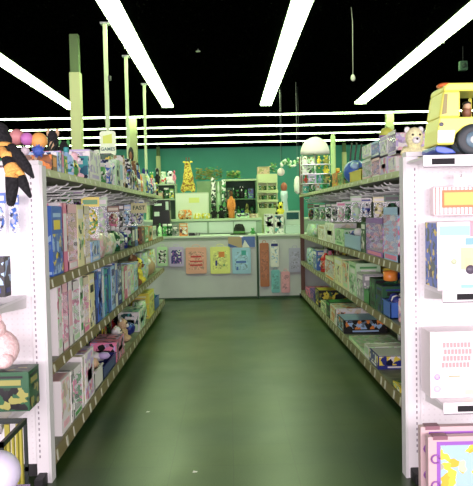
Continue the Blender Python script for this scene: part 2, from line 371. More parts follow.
# ---------------------------------------------------------------- product builders (front faces +x; origin at base centre)
def b_box(w, d, h, cs, var=0):
    mb = MB(); base = mat(cs[0], .4); mb.box(-d/2, d/2, -w/2, w/2, 0, h, base)
    A = art(cs, 16 if max(w, h) > .12 else 30, var); B = mat(cs[1 % len(cs)], .4); D = mat(cs[2 % len(cs)], .4); e = .0012
    def panel(u0, u1, z0, z1, m, face):
        if face == 'f': mb.box(d/2-.001, d/2+e, u0*w/2, u1*w/2, z0*h, z1*h, m)
        elif face == 'n': mb.box(u0*d/2, u1*d/2, -w/2-e, -w/2+.001, z0*h, z1*h, m)
        elif face == 'b': mb.box(u0*d/2, u1*d/2, w/2-.001, w/2+e, z0*h, z1*h, m)
    for fc in 'fnb':
        if fc == 'n' and cs[0] == 'white' and h > .2: panel(-.8, .3, .1, .45, mat(cs[2 % len(cs)], .4), fc); continue
        if var % 4 == 0: panel(-.9, .9, .12, .72, A, fc); panel(-.8, .8, .78, .93, B, fc)
        elif var % 4 == 1: panel(-.96, .96, .03, .6, A, fc); panel(-.6, .6, .66, .8, D, fc); panel(-.7, .7, .84, .9, B, fc)
        elif var % 4 == 2: panel(-.95, .95, .3, .97, A, fc); panel(-.6, .6, .1, .22, B, fc)
        else: panel(-.9, .9, .05, .95, A, fc); mb_c = .25; panel(-.5, .5, .38, .62, D, fc)
    mb.box(-d/2+.01, d/2-.01, -w/2+.008, w/2-.008, h-.001, h+e, A if var % 2 else B)
    return mb.build('boxed_toy', None)
def b_wbox(w, d, h, cs, var=0):
    r = empty('window_box'); t = .004; base = art(cs, 26, var)
    mb = MB(); mb.box(-d/2, -d/2+t, -w/2, w/2, 0, h, mat(cs[2 % len(cs)], .5)).box(-d/2, d/2, -w/2, -w/2+t, 0, h, base).box(-d/2, d/2, w/2-t, w/2, 0, h, base)
    mb.box(-d/2, d/2, -w/2, w/2, 0, h*.14, mat(cs[0], .4)).box(-d/2, d/2, -w/2, w/2, h*.86, h, mat(cs[0], .4))
    mb.box(d/2-.002, d/2+.001, -w*.4, w*.4, h*.03, h*.11, mat(cs[1], .4)); mb.build('carton', r)
    f = MB(); g = fur(cs[1]); s = min(w, h*.5)*.5
    f.lathe([(s*.25,h*.14),(s*.55,h*.2),(s*.35,h*.42),(s*.42,h*.55),(s*.15,h*.62)], mat(cs[1], .6), 10).ball((0,0,h*.7), (s*.3, s*.32, h*.085), mat((.7,.45,.3), .6), 10)
    f.ball((-s*.1,0,h*.735), (s*.34, s*.38, h*.07), mat(('yellow','brown','black','orange')[var % 4], .7), 10)
    f.tube([(0,-s*.35,h*.52),(s*.1,-s*.7,h*.36)], s*.12, mat((.7,.45,.3), .6), 6).tube([(0,s*.35,h*.52),(s*.1,s*.7,h*.36)], s*.12, mat((.7,.45,.3), .6), 6); f.build('doll', r)
    MB().box(d/2-.001, d/2, -w/2+t, w/2-t, h*.14, h*.86, CLEAR).build('window_pane', r); return r
def b_book(w, d, h, cs, var=0):
    r = empty('picture_book'); t = min(.003, w*.15)
    A = art(cs, 22, var)
    MB().box(-d/2, d/2, -w/2, -w/2+t, 0, h, A).box(-d/2, d/2, w/2-t, w/2, 0, h, A).box(d/2-t, d/2, -w/2, w/2, 0, h, mat(cs[0], .4)).box(d/2-.0005, d/2+.0008, -w*.35, w*.35, h*.3, h*.85, mat(cs[1], .4)).build('cover', r)
    MB().box(-d/2+.004, d/2-t, -w/2+t, w/2-t, .003, h-.003, mat((.8,.78,.7), .8)).build('pages', r); return r
def b_bottle(w, d, h, cs, var=0):
    r = empty('bottle'); q = min(w, .12)/2
    MB().lathe([(q*.9,0),(q,.01),(q,h*.6),(q*.7,h*.72),(q*.3,h*.78),(q*.3,h*.84)], mat(cs[0], .25), 14).lathe([(q*1.015,h*.15),(q*1.015,h*.5)], art(cs, 30, var), 14).build('bottle_body', r)
    MB().lathe([(q*.36,h*.83),(q*.36,h*.97),(q*.3,h)], mat(cs[1], .4), 12).build('cap', r); return r
def b_jar(w, d, h, cs, var=0):
    r = empty('jar'); q = w/2
    MB().lathe([(q*.92,0),(q,.01),(q,h*.78),(q*.85,h*.84)], mat(cs[0], .25), 16).lathe([(q*1.01,h*.2),(q*1.01,h*.62)], art(cs, 30, var), 16).build('jar_body', r)
    MB().lathe([(q*.93,h*.82),(q*.93,h),(q*.8,h)], mat(cs[1], .4), 16).build('lid', r); return r
def b_mug(w, d, h, cs, var=0):
    r = empty('mug'); q = w/2*.85
    MB().lathe([(q*.8,0),(q*.95,.008),(q,h),(q*.88,h),(q*.82,.02),(0.001,.02)], mat(cs[0], .3), 16).build('cup', r)
    MB().tube([(0,-q*.95,h*.75),(0,-q*1.4,h*.6),(0,-q*1.4,h*.4),(0,-q*.93,h*.22)], q*.1, mat(cs[0], .3)).build('handle', r); return r
def b_ball(w, d, h, cs, var=0):
    q = min(w, h)/2; mb = MB(); mb.ball((0,0,q), q, mat(cs[0], .4), 20)
    for k in range(5):
        a = k*2*PI/5; M = Matrix.Translation((0,0,q)) @ Matrix.Rotation(a, 4, 'Z') @ Matrix.Rotation(.5, 4, 'Y')
        mb.lathe([(q*.38, q*.935), (q*.2, q*.99), (.001, q*1.01)], mat(cs[1], .4), 10, M=M @ Matrix.Rotation(.9, 4, 'X'))
    return mb.build('toy_ball')
def b_plush(w, d, h, cs, var=0):
    r = empty('plush_toy'); f = fur(cs[0]); g = fur(cs[1]); q = min(w, h*.75)/2
    mb = MB(); mb.ball((0,0,h*.32), (q*.75, q*.8, h*.32), f).ball((q*.12,0,h*.74), (q*.62, q*.66, h*.25), f)
    for s in (-1, 1):
        mb.ball((q*.5, s*q*.5, h*.12), (q*.55, q*.3, h*.12), f).tube([(q*.1,s*q*.6,h*.5),(q*.45,s*q*.95,h*.36)], [q*.28,q*.22], f)
        mb.ball((0, s*q*.5, h*.93), (q*.16, q*.24, h*.08), g, 8)
    mb.build('body', r); MB().ball((q*.66,0,h*.68), (q*.25,q*.32,h*.09), g, 8).build('muzzle', r)
    e = MB()
    for s in (-1, 1): e.ball((q*.66, s*q*.26, h*.8), q*.09, mat('black', .2), 8)
    e.ball((q*.9, 0, h*.7), q*.09, mat('black', .2), 8); e.build('eyes_and_nose', r); return r
def b_pack(w, d, h, cs, var=0):      # header card and pouch hanging from a hook
    r = empty('hanging_pack')
    MB().box(-.002, .002, -w/2, w/2, h*.76, h, mat(cs[0], .4)).box(.002, .003, -w*.4, w*.4, h*.82, h*.93, mat(cs[1], .4)).build('header_card', r)
    mb = MB(); mb.ball((0,0,h*.4), (d*.3, w*.42, h*.34), art(cs, 34, var), 10); mb.build('contents', r)
    MB().box(-d*.1, d*.1, -w*.46, w*.46, .0, h*.76, CLEAR).build('pouch', r); return r
def b_tub(w, d, h, cs, var=0):       # open plastic tub with small toys
    r = empty('toy_tub'); t = .006; m_ = mat(cs[0], .35)
    MB().box(-d/2, d/2, -w/2, w/2, 0, .008, m_).box(-d/2, -d/2+t, -w/2, w/2, 0, h*.6, m_).box(d/2-t, d/2, -w/2, w/2, 0, h*.6, m_).box(-d/2, d/2, -w/2, -w/2+t, 0, h*.6, m_).box(-d/2, d/2, w/2-t, w/2, 0, h*.6, m_)\
      .box(-d/2-.006, -d/2+.004, -w/2-.006, w/2+.006, h*.57, h*.62, m_).box(d/2-.004, d/2+.006, -w/2-.006, w/2+.006, h*.57, h*.62, m_).build('tub', r)
    mb = MB(); rr = random.Random(var)
    for k in range(9):
        c = cs[1+k % (len(cs)-1)]; mb.ball((rr.uniform(-.3,.3)*d, rr.uniform(-.33,.33)*w, h*rr.uniform(.5,.72)), (min(d,w)*.2, min(d,w)*.17, h*.2), mat(c, .5), 8)
    o = mb.build('small_toys', r); o['kind'] = 'stuff'; return r
def b_stack(w, d, h, cs, var=0):     # a shallow box
    return b_box(w, d, h, cs, 3)
def b_cloth(w, d, h, cs, var=0):     # soft wrapped bundle
    mb = MB(); rr = random.Random(var); A = art(cs, 20, var)
    n = 18; prof = []
    for j in range(7): a = PI*j/6; prof.append((j/6*h, .5*(1-.18*abs(math.cos(a))**3)))
    vs = []; fs = []
    for z, q in prof:
        for k in range(n):
            a = 2*PI*k/n; c_, s_ = math.cos(a), math.sin(a); p = 3.2; rr_ = (abs(c_)**p+abs(s_)**p)**(-1/p); f = q*rr_*(1+.035*rr.uniform(-1,1))
            vs.append((d*f*c_, w*f*s_, z+(0 if z < .01 else rr.uniform(-.012,.012)*h*3*.3)))
    for j in range(6):
        for k in range(n): fs.append((j*n+k, j*n+(k+1) % n, (j+1)*n+(k+1) % n, (j+1)*n+k))
    fs.append(tuple(range(n-1, -1, -1))); fs.append(tuple(6*n+k for k in range(n)))
    mb.add(vs, fs, A, True)
    return mb.build('wrapped_bundle')
def b_figure(w, d, h, cs, var=0):
    r = empty('toy_figure'); q = min(w, h*.5)/2; f = mat(cs[0], .6)
    mb = MB(); mb.ball((0,0,h*.82), (q*.5,q*.5,h*.17), f).lathe([(q*.4,h*.3),(q*.6,h*.4),(q*.7,h*.62),(q*.25,h*.7)], f, 12)
    for s in (-1, 1): mb.tube([(0,s*q*.3,h*.38),(0,s*q*.4,h*.03)], [q*.28,q*.22], f).tube([(0,s*q*.55,h*.6),(q*.2,s*q*.9,h*.42),(q*.4,s*q*.8,h*.3)], q*.17, f); mb.ball((q*.12,s*q*.42,h*.04),(q*.4,q*.25,h*.04),f,8)
    mb.build('body', r); MB().ball((q*.3,0,h*.8),(q*.28,q*.3,h*.1), mat(cs[1], .6), 10).build('face', r); return r
KINDS_ = {'box': (b_box, 'box', 'boxed toy'), 'wbox': (b_wbox, 'box', 'doll box'), 'book': (b_book, 'book', 'picture book'), 'bottle': (b_bottle, 'bottle', 'bottle'),
 'jar': (b_jar, 'jar', 'jar'), 'mug': (b_mug, 'mug', 'mug'), 'ball': (b_ball, 'ball', 'toy ball'), 'plush': (b_plush, 'plush toy', 'plush toy'), 'pack': (b_pack, 'package', 'hanging packet'),
 'tub': (b_tub, 'tub', 'toy tub'), 'flat': (b_stack, 'box', 'flat box'), 'cloth': (b_cloth, 'bundle', 'wrapped bundle'), 'figure': (b_figure, 'figure', 'toy figure')}
NAMES = {'box': 'boxed_toy', 'flat': 'flat_box', 'wbox': 'window_box'}
cnt = [0]
placed = {}
def make(kind, w, d, h, cs, var=None):
    cnt[0] += 1; v = cnt[0] % 7 if var is None else var
    return KINDS_[kind][0](w, d, h, cs, v)
def desc(kind, cs):
    a, b = cs[0], cs[1]; return (f'{a} and {b} ' if a != b else a+' ')+KINDS_[kind][2]
def item(key, kind, side, xin, yc, z, w, d, h, cs, rot=0, lean=0, lab=None):
    if kind in ('mug', 'jar'): w = min(w, .12)
    if kind == 'plush': w = min(w, .2)*.86
    if kind == 'cloth': w, d = w*.93, d*.93
    o = make(kind, w, d, h, cs); o.location = (xin, yc, z); o.rotation_euler = (lean, 0, (0 if side > 0 else PI)+rot)
    o.name = NAMES.get(kind, o.name.split('.')[0])
    placed.setdefault(key, []).append((yc, o, kind, cs, lab)); return o
def face_y(side, px): # distance of a point of the shelf edge seen at column px
    return (.90 if side > 0 else 1.06)*F/abs(px-228)
def shelf_row(key, side, z, rows, seed):
    """rows: (px0, px1, y of the top edge in the photo, kind, colours[, depth, setback, label])"""
    rr = random.Random(seed)
    for row in rows:
        px0, px1, yt, kind, cs = row[:5]; cs = cs.split('/'); opt = row[5] if len(row) > 5 else {}
        ya, yb = sorted((face_y(side, px0), face_y(side, px1))); w = (yb-ya)-.006; yc = (ya+yb)/2
        zz = z+opt.get('z', 0); h = max(.03, at((px0+px1)/2, yt, yc).z-zz-.002)
        d = opt.get('d', .16 if kind in ('box','wbox','book','cloth','tub','flat') else min(w, .16)); back = opt.get('back', .012)
        face = -.86 if side > 0 else 1.02; rx = face-side*(back+d/2+.004)
        item(key, kind, side, rx, yc, zz+.001, w, d, h, cs, lab=opt.get('lab'), lean=opt.get('lean', 0))
PAL = ['black/red/white','dark green/yellow/white','navy/pale blue/red','black/white/blue','brown/yellow/black','blue/yellow/white','white/pale blue/pink','pale green/white/yellow','blue/white/pale blue','pink/white/lilac','white/green/red','yellow/red/white','navy/white/yellow','black/green/yellow','cream/brown/orange',
 'lilac/white/pink','teal/white/blue','white/navy/grey','dark green/white/pale green','orange/yellow/white','red/white/blue','pale yellow/green/white','grey/white/black','white/tan/brown','pale blue/white/navy','brown/cream/green']
def fill(key, side, z, y0, y1, hmin, hmax, kinds, seed, d=.15, back=(.01,.03), wr=(.05,.16)):
    rr = random.Random(seed); y = y0; last = None
    while y < y1-.03:
        k = rr.choice(kinds); wd = rr.uniform(*wr)
        if k == 'book': wd = rr.uniform(.025,.05)
        if k in ('bottle','jar','mug','figure'): wd = min(wd, rr.uniform(.06,.09))
        if y+wd > y1: wd = y1-y
        cs = rr.choice(PAL)
        while cs == last: cs = rr.choice(PAL)
        last = cs
        h = rr.uniform(hmin, hmax)
        if k in ('mug','jar'): h = min(h, .15)
        if k == 'ball': h = min(h, wd)
        dd = d if k in ('box','wbox','book','cloth','tub','flat') else min(wd, d)
        bk = rr.uniform(*back); face = -.86 if side > 0 else 1.02
        if wd > .02: item(key, k, side, face-side*(bk+dd/2+.004), y+wd/2, z+.001, wd-.006, dd, h, cs.split('/'))
        y += wd

# --- left rack, second shelf down from the top (z .945)
LA = 'second shelf of left rack'
shelf_row(LA, 1, .945, [
 (47, 58, 206, 'box', 'blue/pale blue/yellow', {'d': .26}), (58.5, 63, 203, 'book', 'pink/white/pale pink', {'d': .24}), (63.5, 73, 204, 'wbox', 'pale pink/white/tan', {'d': .2}),
 (73.5, 80, 205, 'box', 'pale yellow/white/green', {'d': .2}), (80.5, 86, 206, 'wbox', 'cream/white/yellow', {'d': .2}),
 (87, 96, 241, 'box', 'pale blue/white/blue', {'d': .18}), (96.5, 108, 232, 'cloth', 'pale pink/cream/white', {'d': .24}), (108.5, 117, 233, 'cloth', 'pale green/cream/white', {'d': .24}),
 (117.5, 121, 226, 'bottle', 'dark green/white/teal'), (121.3, 124.6, 227, 'bottle', 'grey/white/green'), (125, 128.5, 226, 'bottle', 'navy/white/blue'),
 (129, 132, 227, 'book', 'black/white/green'), (132.3, 135, 226, 'book', 'blue/white/pale blue'), (135.3, 138.5, 227, 'bottle', 'white/navy/lilac'), (139, 142, 227, 'box', 'brown/orange/black'),
 (142.3, 146, 227, 'box', 'green/white/orange'), (146.3, 150, 226, 'box', 'orange/cream/green'), (150.3, 154, 226, 'box', 'white/pale green/black')], 1)
# hanging packs in the same bay row
def hang_row(key, side, packs):
    for (px, py0, py1, X, wpx, cs, rot) in packs:
        Y = abs(X)*F/abs(px-228); a = at(px, py0, Y); b = at(px, py1, Y); h = a.z-b.z; w = wpx/F*Y
        item(key, 'pack', side, a.x, Y, b.z, w, .06, h, cs.split('/'), rot=rot)
hang_row('hooks under the left top shelf', 1, [
 (90, 197, 238, -.93, 18, 'yellow/green/white', -1.2), (100, 197, 236, -.96, 14, 'pale green/white/lilac', -1.3), (113, 206, 231, -1.0, 12, 'brown/cream/pink', -1.3), (119, 204, 232, -.96, 10, 'black/white/grey', -1.2),
 (104, 205, 230, -1.1, 11, 'navy/white/blue', -1.2), (126, 205, 226, -.95, 9, 'pale blue/white/navy', -1.3), (132, 204, 226, -.98, 9, 'lilac/white/green', -1.3),
 (139, 200, 226, -.93, 10, 'white/blue/pale yellow', -1.3), (66, 190, 204, -1.1, 14, 'green/black/yellow', -1.3), (78, 190, 208, -1.1, 13, 'black/purple/green', -1.2), (97, 196, 215, -1.2, 12, 'grey/lilac/white', -1.2)])
# --- left, third shelf (z .535)
LB = 'third shelf of left rack'
shelf_row(LB, 1, .535, [
 (50, 55, 286, 'box', 'white/pale green/pink', {'d': .2}), (55.5, 61, 283, 'wbox', 'pale pink/white/pink', {'d': .2}), (61.5, 66, 280, 'book', 'white/pale pink/lilac', {'d': .2}), (66.5, 73, 281, 'wbox', 'white/pale green/pink', {'d': .2}),
 (73.5, 77, 276, 'box', 'white/green/pale green', {'d': .2}), (77.5, 83, 277, 'wbox', 'cream/pink/white', {'d': .2}), (83.5, 89, 274, 'box', 'pale yellow/white/black', {'d': .2}),
 (89.5, 92, 272, 'book', 'navy/blue/teal'), (92.3, 96, 272, 'box', 'blue/navy/pale blue'), (96.5, 99, 268, 'book', 'pale blue/white/blue'), (99.3, 102.5, 269, 'box', 'teal/navy/blue'), (103, 106, 268, 'book', 'blue/teal/navy'),
 (106.5, 110, 266, 'box', 'pale blue/navy/white'), (110.5, 113, 263, 'book', 'white/blue/pale blue'), (113.3, 117, 264, 'box', 'navy/pale blue/white'), (117.3, 119.5, 266, 'book', 'pale green/white/lilac'),
 (120, 123, 266, 'book', 'pink/white/pale pink'), (123.3, 126.5, 266, 'box', 'white/pale pink/lilac'), (126.8, 130, 265, 'box', 'pale green/white/pink'),
 (130.3, 134, 262, 'box', 'pale blue/white/green'), (134.3, 138.5, 254, 'plush', 'brown/tan/brown'), (139, 142.5, 257, 'plush', 'yellow/brown/white'), (143, 147, 252, 'cloth', 'pale green/white/pale blue'),
 (147.3, 150.5, 256, 'ball', 'tan/white/green'), (150.8, 154.5, 249, 'cloth', 'white/pale green/yellow')], 2)
# --- left, bottom shelf (z .115)
LC = 'bottom shelf of left rack'
shelf_row(LC, 1, .115, [
 (51, 61, 377, 'box', 'white/pale pink/cream', {'d': .3}), (61.5, 64, 371, 'box', 'white/grey/cream', {'d': .3}), (64.5, 73, 366, 'wbox', 'white/green/pink', {'d': .3}), (73.5, 76, 356, 'box', 'white/cream/pale pink', {'d': .26}),
 (76.5, 86, 350, 'box', 'white/lilac/pink', {'d': .26}), (86.5, 95, 355, 'tub', 'white/lilac/black/tan', {'d': .2}),
 (95.5, 109, 352, 'tub', 'navy/white/lilac/white', {'d': .26}), (109.5, 118, 338, 'flat', 'pink/lilac/black', {'d': .2}), (118.5, 124, 326, 'plush', 'white/cream/white', {'d': .2}),
 (124.5, 129.5, 318, 'plush', 'tan/white/brown', {'d': .2}), (130, 133.5, 322, 'ball', 'navy/blue/white'), (134, 140, 309, 'box', 'white/pale green/teal', {'d': .2}), (140.5, 144, 301, 'cloth', 'pale green/white/green'),
 (144.4, 150, 291, 'box', 'yellow/pale yellow/tan', {'d': .2}), (150.4, 155, 290, 'tub', 'blue/teal/pale blue/white', {'d': .2})], 3)
fill('back row of left bottom shelf', 1, .115, 4.9, 8.9, .16, .3, ['box','plush','cloth'], 31, d=.14, back=(.27,.29), wr=(.1,.22))
# --- left, top of rack
LT = 'top of left rack'
shelf_row(LT, 1, 1.47, [
 (50, 55, 155, 'book', 'brown/orange/tan'), (55.5, 59, 152, 'box', 'pale blue/white/blue'), (59.5, 62, 151, 'book', 'lilac/pink/white'), (62.5, 65.5, 156, 'box', 'green/black/yellow'),
 (70, 73.5, 147, 'bottle', 'pale blue/teal/white'), (74.5, 79.5, 160, 'cloth', 'green/yellow/dark green'), (80, 85.5, 151, 'plush', 'pale pink/white/pink'), (86, 87.5, 156, 'box', 'teal/navy/white'),
 (88, 99, 153, 'box', 'white/lilac/white', {'d': .1}), (99.5, 104, 165, 'jar', 'pale green/white/teal'), (104.5, 109, 163, 'jar', 'green/white/blue'), (109.5, 114, 160, 'cloth', 'white/blue/pale blue'),
 (114.5, 118, 160, 'box', 'pale green/white/navy'), (118.3, 121.6, 161, 'book', 'white/pale blue/black')], 4)
fill(LT, 1, 1.47, face_y(1, 122), 9.0, .17, .32, ['box','plush','jar','bottle','cloth','figure'], 41, d=.12, wr=(.08,.16))
fill('back row atop left rack', 1, 1.47, 5.3, 9.0, .2, .36, ['box','plush','figure','cloth','tub'], 43, d=.16, back=(.20,.24), wr=(.14,.3))

# --- right, second shelf (z .915)
RA = 'second shelf of right rack'
shelf_row(RA, -1, .915, [
 (387, 402, 207, 'wbox', 'pale blue/pink/white', {'d': .2}), (369, 386.5, 218, 'wbox', 'purple/pink/lilac', {'d': .2}), (364, 368.5, 222, 'box', 'dark green/white/black', {'d': .2}),
 (347, 363.5, 226, 'tub', 'pale blue/navy/blue/white', {'d': .22}), (337, 346.5, 229, 'box', 'pale green/green/white'), (327, 336.5, 223, 'box', 'white/cream/white', {'d': .22}), (320, 326.5, 225, 'box', 'white/tan/cream'),
 (314, 319.5, 225, 'mug', 'brown/tan/brown'), (306, 313.5, 224, 'cloth', 'pale green/white/pale blue')], 5)
hang_row('hooks under the right top shelf', -1, [
 (392, 195, 222, 1.12, 16, 'dark green/black/green', 1.3), (379, 197, 219, 1.10, 12, 'pale yellow/white/olive', 1.3), (366, 198, 217, 1.10, 11, 'white/navy/pale blue', 1.3), (356, 196, 222, 1.08, 11, 'pale green/white/pale blue', 1.25),
 (347, 200, 222, 1.16, 10, 'green/white/dark green', 1.3), (341, 202, 222, 1.10, 9, 'white/pink/pale green', 1.3), (335, 203, 222, 1.12, 9, 'dark green/white/black', 1.3), (329, 203, 221, 1.10, 8, 'black/pale green/white', 1.3),
 (323, 204, 221, 1.12, 8, 'green/white/tan', 1.3), (317, 204, 221, 1.10, 7, 'pale green/black/green', 1.3), (311, 204, 221, 1.12, 7, 'brown/green/black', 1.3), (386, 199, 217, 1.25, 14, 'olive/black/green', 1.3)])
# --- right, third shelf (z .535)
RB = 'third shelf of right rack'
shelf_row(RB, -1, .535, [
 (394, 403, 288, 'bottle', 'pale pink/white/lilac'), (386, 393.5, 290, 'tub', 'blue/navy/white/pale blue', {'d': .18}), (378.5, 385.5, 271, 'mug', 'orange/red/orange', {'z': .215}), (378.6, 385.4, 285, 'box', 'dark green/navy/black'),
 (372, 378, 278, 'box', 'dark green/black/green'), (366, 371.5, 281, 'tub', 'green/red/dark green/white'), (359, 365.5, 273, 'box', 'grey/white/pale green'), (351, 358.5, 262, 'box', 'pale green/green/white', {'d': .2}),
 (344, 350.5, 262, 'box', 'cream/pale green/orange', {'d': .2}), (336, 343.5, 258, 'box', 'pale yellow/white/tan', {'d': .2}), (327, 335.5, 257, 'wbox', 'cream/orange/white', {'d': .2}),
 (322.5, 326.5, 251, 'bottle', 'white/pink/lilac'), (318.5, 322, 249, 'bottle', 'red/white/orange'), (314.5, 318, 250, 'box', 'blue/white/teal'), (310, 314, 250, 'cloth', 'white/pale blue/green'), (306, 309.6, 248, 'cloth', 'pale blue/white/green')], 6)
fill('back row of right third shelf', -1, .535, 3.9, 9.6, .17, .26, ['box','cloth','plush'], 61, d=.14, back=(.24,.27), wr=(.12,.24))
# --- right, bottom shelf (z .115)
RC = 'bottom shelf of right rack'
shelf_row(RC, -1, .115, [
 (395, 403, 400, 'box', 'yellow/white/green', {'d': .26}), (371, 380, 352, 'box', 'navy/white/yellow', {'d': .34}), (366, 370.5, 345, 'book', 'white/pale green/white', {'d': .26}),
 (350, 365.5, 343, 'flat', 'pale green/white/cream', {'d': .36}), (338, 345, 317, 'box', 'black/pale blue/orange', {'d': .40}), (331, 337.5, 306, 'box', 'white/cream/orange', {'d': .32}),
 (327, 330.6, 301, 'box', 'black/green/olive', {'d': .36}), (321.5, 326.5, 302, 'box', 'cream/green/dark green', {'d': .34}), (316, 319.5, 289, 'box', 'black/yellow/dark green', {'d': .36}),
 (310.5, 315.5, 290, 'box', 'navy/purple/pink', {'d': .3}), (306, 310, 288, 'box', 'pink/red/purple', {'d': .3})], 7)
# --- right, top of rack
RT = 'top of right rack'
shelf_row(RT, -1, 1.47, [
*[(p0, p1, yt, k_, c_, {'d': .2}) for p0, p1, yt, k_, c_ in ((392.5,401,157,'box','white/pale pink/lilac'),(384.5,392,157,'box','lilac/white/pink'),(375.5,384,158,'wbox','pale pink/white/lilac'),(366,375,159,'wbox','white/pale pink/pale green'))],
 *[(p0, p1, yt, k_, c_, {'d': .18, 'z': at((p0+p1)/2, yb_, face_y(-1, (p0+p1)/2)).z-1.47+.012}) for p0, p1, yt, yb_, k_, c_ in ((392.5,401,131,157,'wbox','white/lilac/pale pink'),(384.5,392,136,157,'box','white/lilac/grey'),(375.5,384,141,158,'wbox','pale blue/white/lilac'),(366,375,145,159,'box','white/lilac/pale green'))],
 (353, 365, 164, 'tub', 'yellow/olive/black/green', {'d': .18}), (347, 352.5, 160, 'ball', 'blue/pale blue/white'), (340.5, 346.5, 172, 'box', 'green/yellow/olive'),
 (335, 340, 173, 'box', 'orange/yellow/brown'), (331.5, 334.5, 168, 'bottle', 'orange/yellow/red'), (327, 331, 174, 'plush', 'dark green/green/white')], 8)
for ya_, yb_, sd_ in ((4.7, 6.25, 83), (7.15, 8.6, 84)): fill('back row atop right rack', -1, 1.47, ya_, yb_, .12, .24, ['plush','cloth','figure','box'], sd_, d=.16, back=(.24,.27), wr=(.14,.28))

# labels for everything placed by the rows: look first, then what stands next to it
tmp = {}
def fin(key, lst):
    lst.sort(key=lambda t: t[0]); n = len(lst); phr = []
    for i, (y, o, k, cs, lab) in enumerate(lst):
        dsc = desc(k, cs); grp = 'things on the '+key
        if key.startswith('hooks'): grp = 'packets on the '+key
        cand = [f'{dsc} on {key}'] if key.startswith('hooks') else [f'{dsc} on the {key}']
        if lab: cand = [lab]
        if sum(1 for t in lst if desc(t[2], t[3]) == dsc) > 1 or (cand[0] in LABELS):
            cand = []
            if i > 0: cand.append(f'{dsc} on the {key}, behind the {lst[i-1][3][0]} {KINDS_[lst[i-1][2]][2].split()[-1]}')
            if i < n-1: cand.append(f'{dsc} on the {key}, before the {lst[i+1][3][0]} {KINDS_[lst[i+1][2]][2].split()[-1]}')
        cand.append(f'{dsc}, {ORD[i]} from camera on the {key}')
        cand.append(f'{dsc}, {ORD[i]} from camera on {key}')
        for c in cand:
            if c not in LABELS and len(c.split()) <= 16: break
        tag(o, c, KINDS_[k][1], grp)
for key, lst in placed.items(): fin(key, lst)

# a sign card and clipped details among the rows
def fast_pack():
    Y = 6.9; a = at(140, 203, Y); b = at(140, 213, Y)
    r = empty('price_placard', (a.x, Y-.1, b.z)); w = .155; h = a.z-b.z
    MB().box(-w/2, w/2, -.003, .003, 0, h, mat('pale yellow', .5)).build('card', r)
    text('FAST', .055, mat('dark green'), r, (0, -.0045, h*.5), (PI/2, 0, 0))
    MB().tube([(0,.002,h), (0,.01,h+.05)], .002, METAL, 6).build('hook_wire', r)
    tag(r, 'yellow card reading FAST hanging among packets at far end of left rack', 'card')
fast_pack()

# ---------------------------------------------------------------- left end display contents
def place(o, loc, rz, name, label, cat, grp=None, scale=None):
    o.location = loc; o.rotation_euler = (0, 0, rz); o.name = name; tag(o, label, cat, grp); return o
def striped_plush():
    r = empty('striped_plush', (at(6, 138, 3.05).x, 3.16, 1.506)); K = fur((.006,.006,.008)); O = fur((.85,.42,.1))
    def P(px, py, Y): p = at(px, py, Y); return p-r.location
    b = MB(); b.ball(P(1, 140, 3.16), (.05,.05,.045), K).ball(P(4, 146, 3.12), (.045,.045,.02), O).ball(P(-2, 131, 3.17), (.05,.05,.04), K)
    b.ball(P(-8, 150, 3.12), (.05,.05,.05), K); b.build('body', r)
    def limb(pts, segs):
        mb = MB(); q = [P(x, y, Y) for x, y, Y, _ in pts]; rad = [p[3] for p in pts]
        # resample
        fine = []; fr = []
        for i in range(len(q)-1):
            for t in range(6): u = t/6; fine.append(q[i].lerp(q[i+1], u)); fr.append(rad[i]*(1-u)+rad[i+1]*u)
        fine.append(q[-1]); fr.append(rad[-1]); n = len(fine)
        for a, bb, m_ in segs:
            i0, i1 = int(a*(n-1)), int(bb*(n-1)); mb.tube(fine[i0:i1+1], fr[i0:i1+1], m_, 12)
        mb.ball(fine[-1], fr[-1], segs[-1][2], 10)
        return mb
    limb([(5,150,3.06,.022),(8,160,3.0,.026),(13,172,2.98,.034),(12,188,2.98,.028),(11,202,2.98,.02)], [(0,.4,K),(.4,.62,O),(.62,1,K)]).build('leg', r)
    limb([(11,147,3.04,.02),(18,156,3.0,.026),(27,168,2.98,.022),(33,177,2.98,.007)], [(0,1,K)]).build('leg', r)
    limb([(16,166,3.0,.02),(20,176,2.99,.024),(24,185,2.98,.022),(30,196,2.98,.009)], [(0,.42,O),(.42,1,K)]).build('leg', r)
    limb([(2,150,3.05,.02),(5,155,3.0,.02),(9,156,3.0,.02)], [(0,1,O)]).build('arm', r)
    tag(r, 'black and orange striped plush with limbs dangling over left end display', 'plush toy')
striped_plush()
def endpack(px0, px1, py0, py1, Y, cs, label, kind="pack", d=.05):
    xc, w, z0, z1 = rect(px0, px1, py0, py1, Y); o = make(kind, w, d, z1-z0, cs.split('/')); return place(o, (xc, Y, z0), -PI/2, o.name.split('.')[0], label, KINDS_[kind][1])
endpack(-12, 7, 193, 236, 3.1, 'blue/white/pale blue', 'clear packet with blue card hanging below striped plush, at the photo edge')
endpack(8, 20, 195, 236, 3.12, 'blue/white/white', 'narrow clear packet of pale sticks right below plush limb on left end display')
endpack(-14, 8.5, 257, 296, 2.93, 'black/navy/pale blue', 'dark navy printed box standing on upper shelf of left end display', 'box', .08)
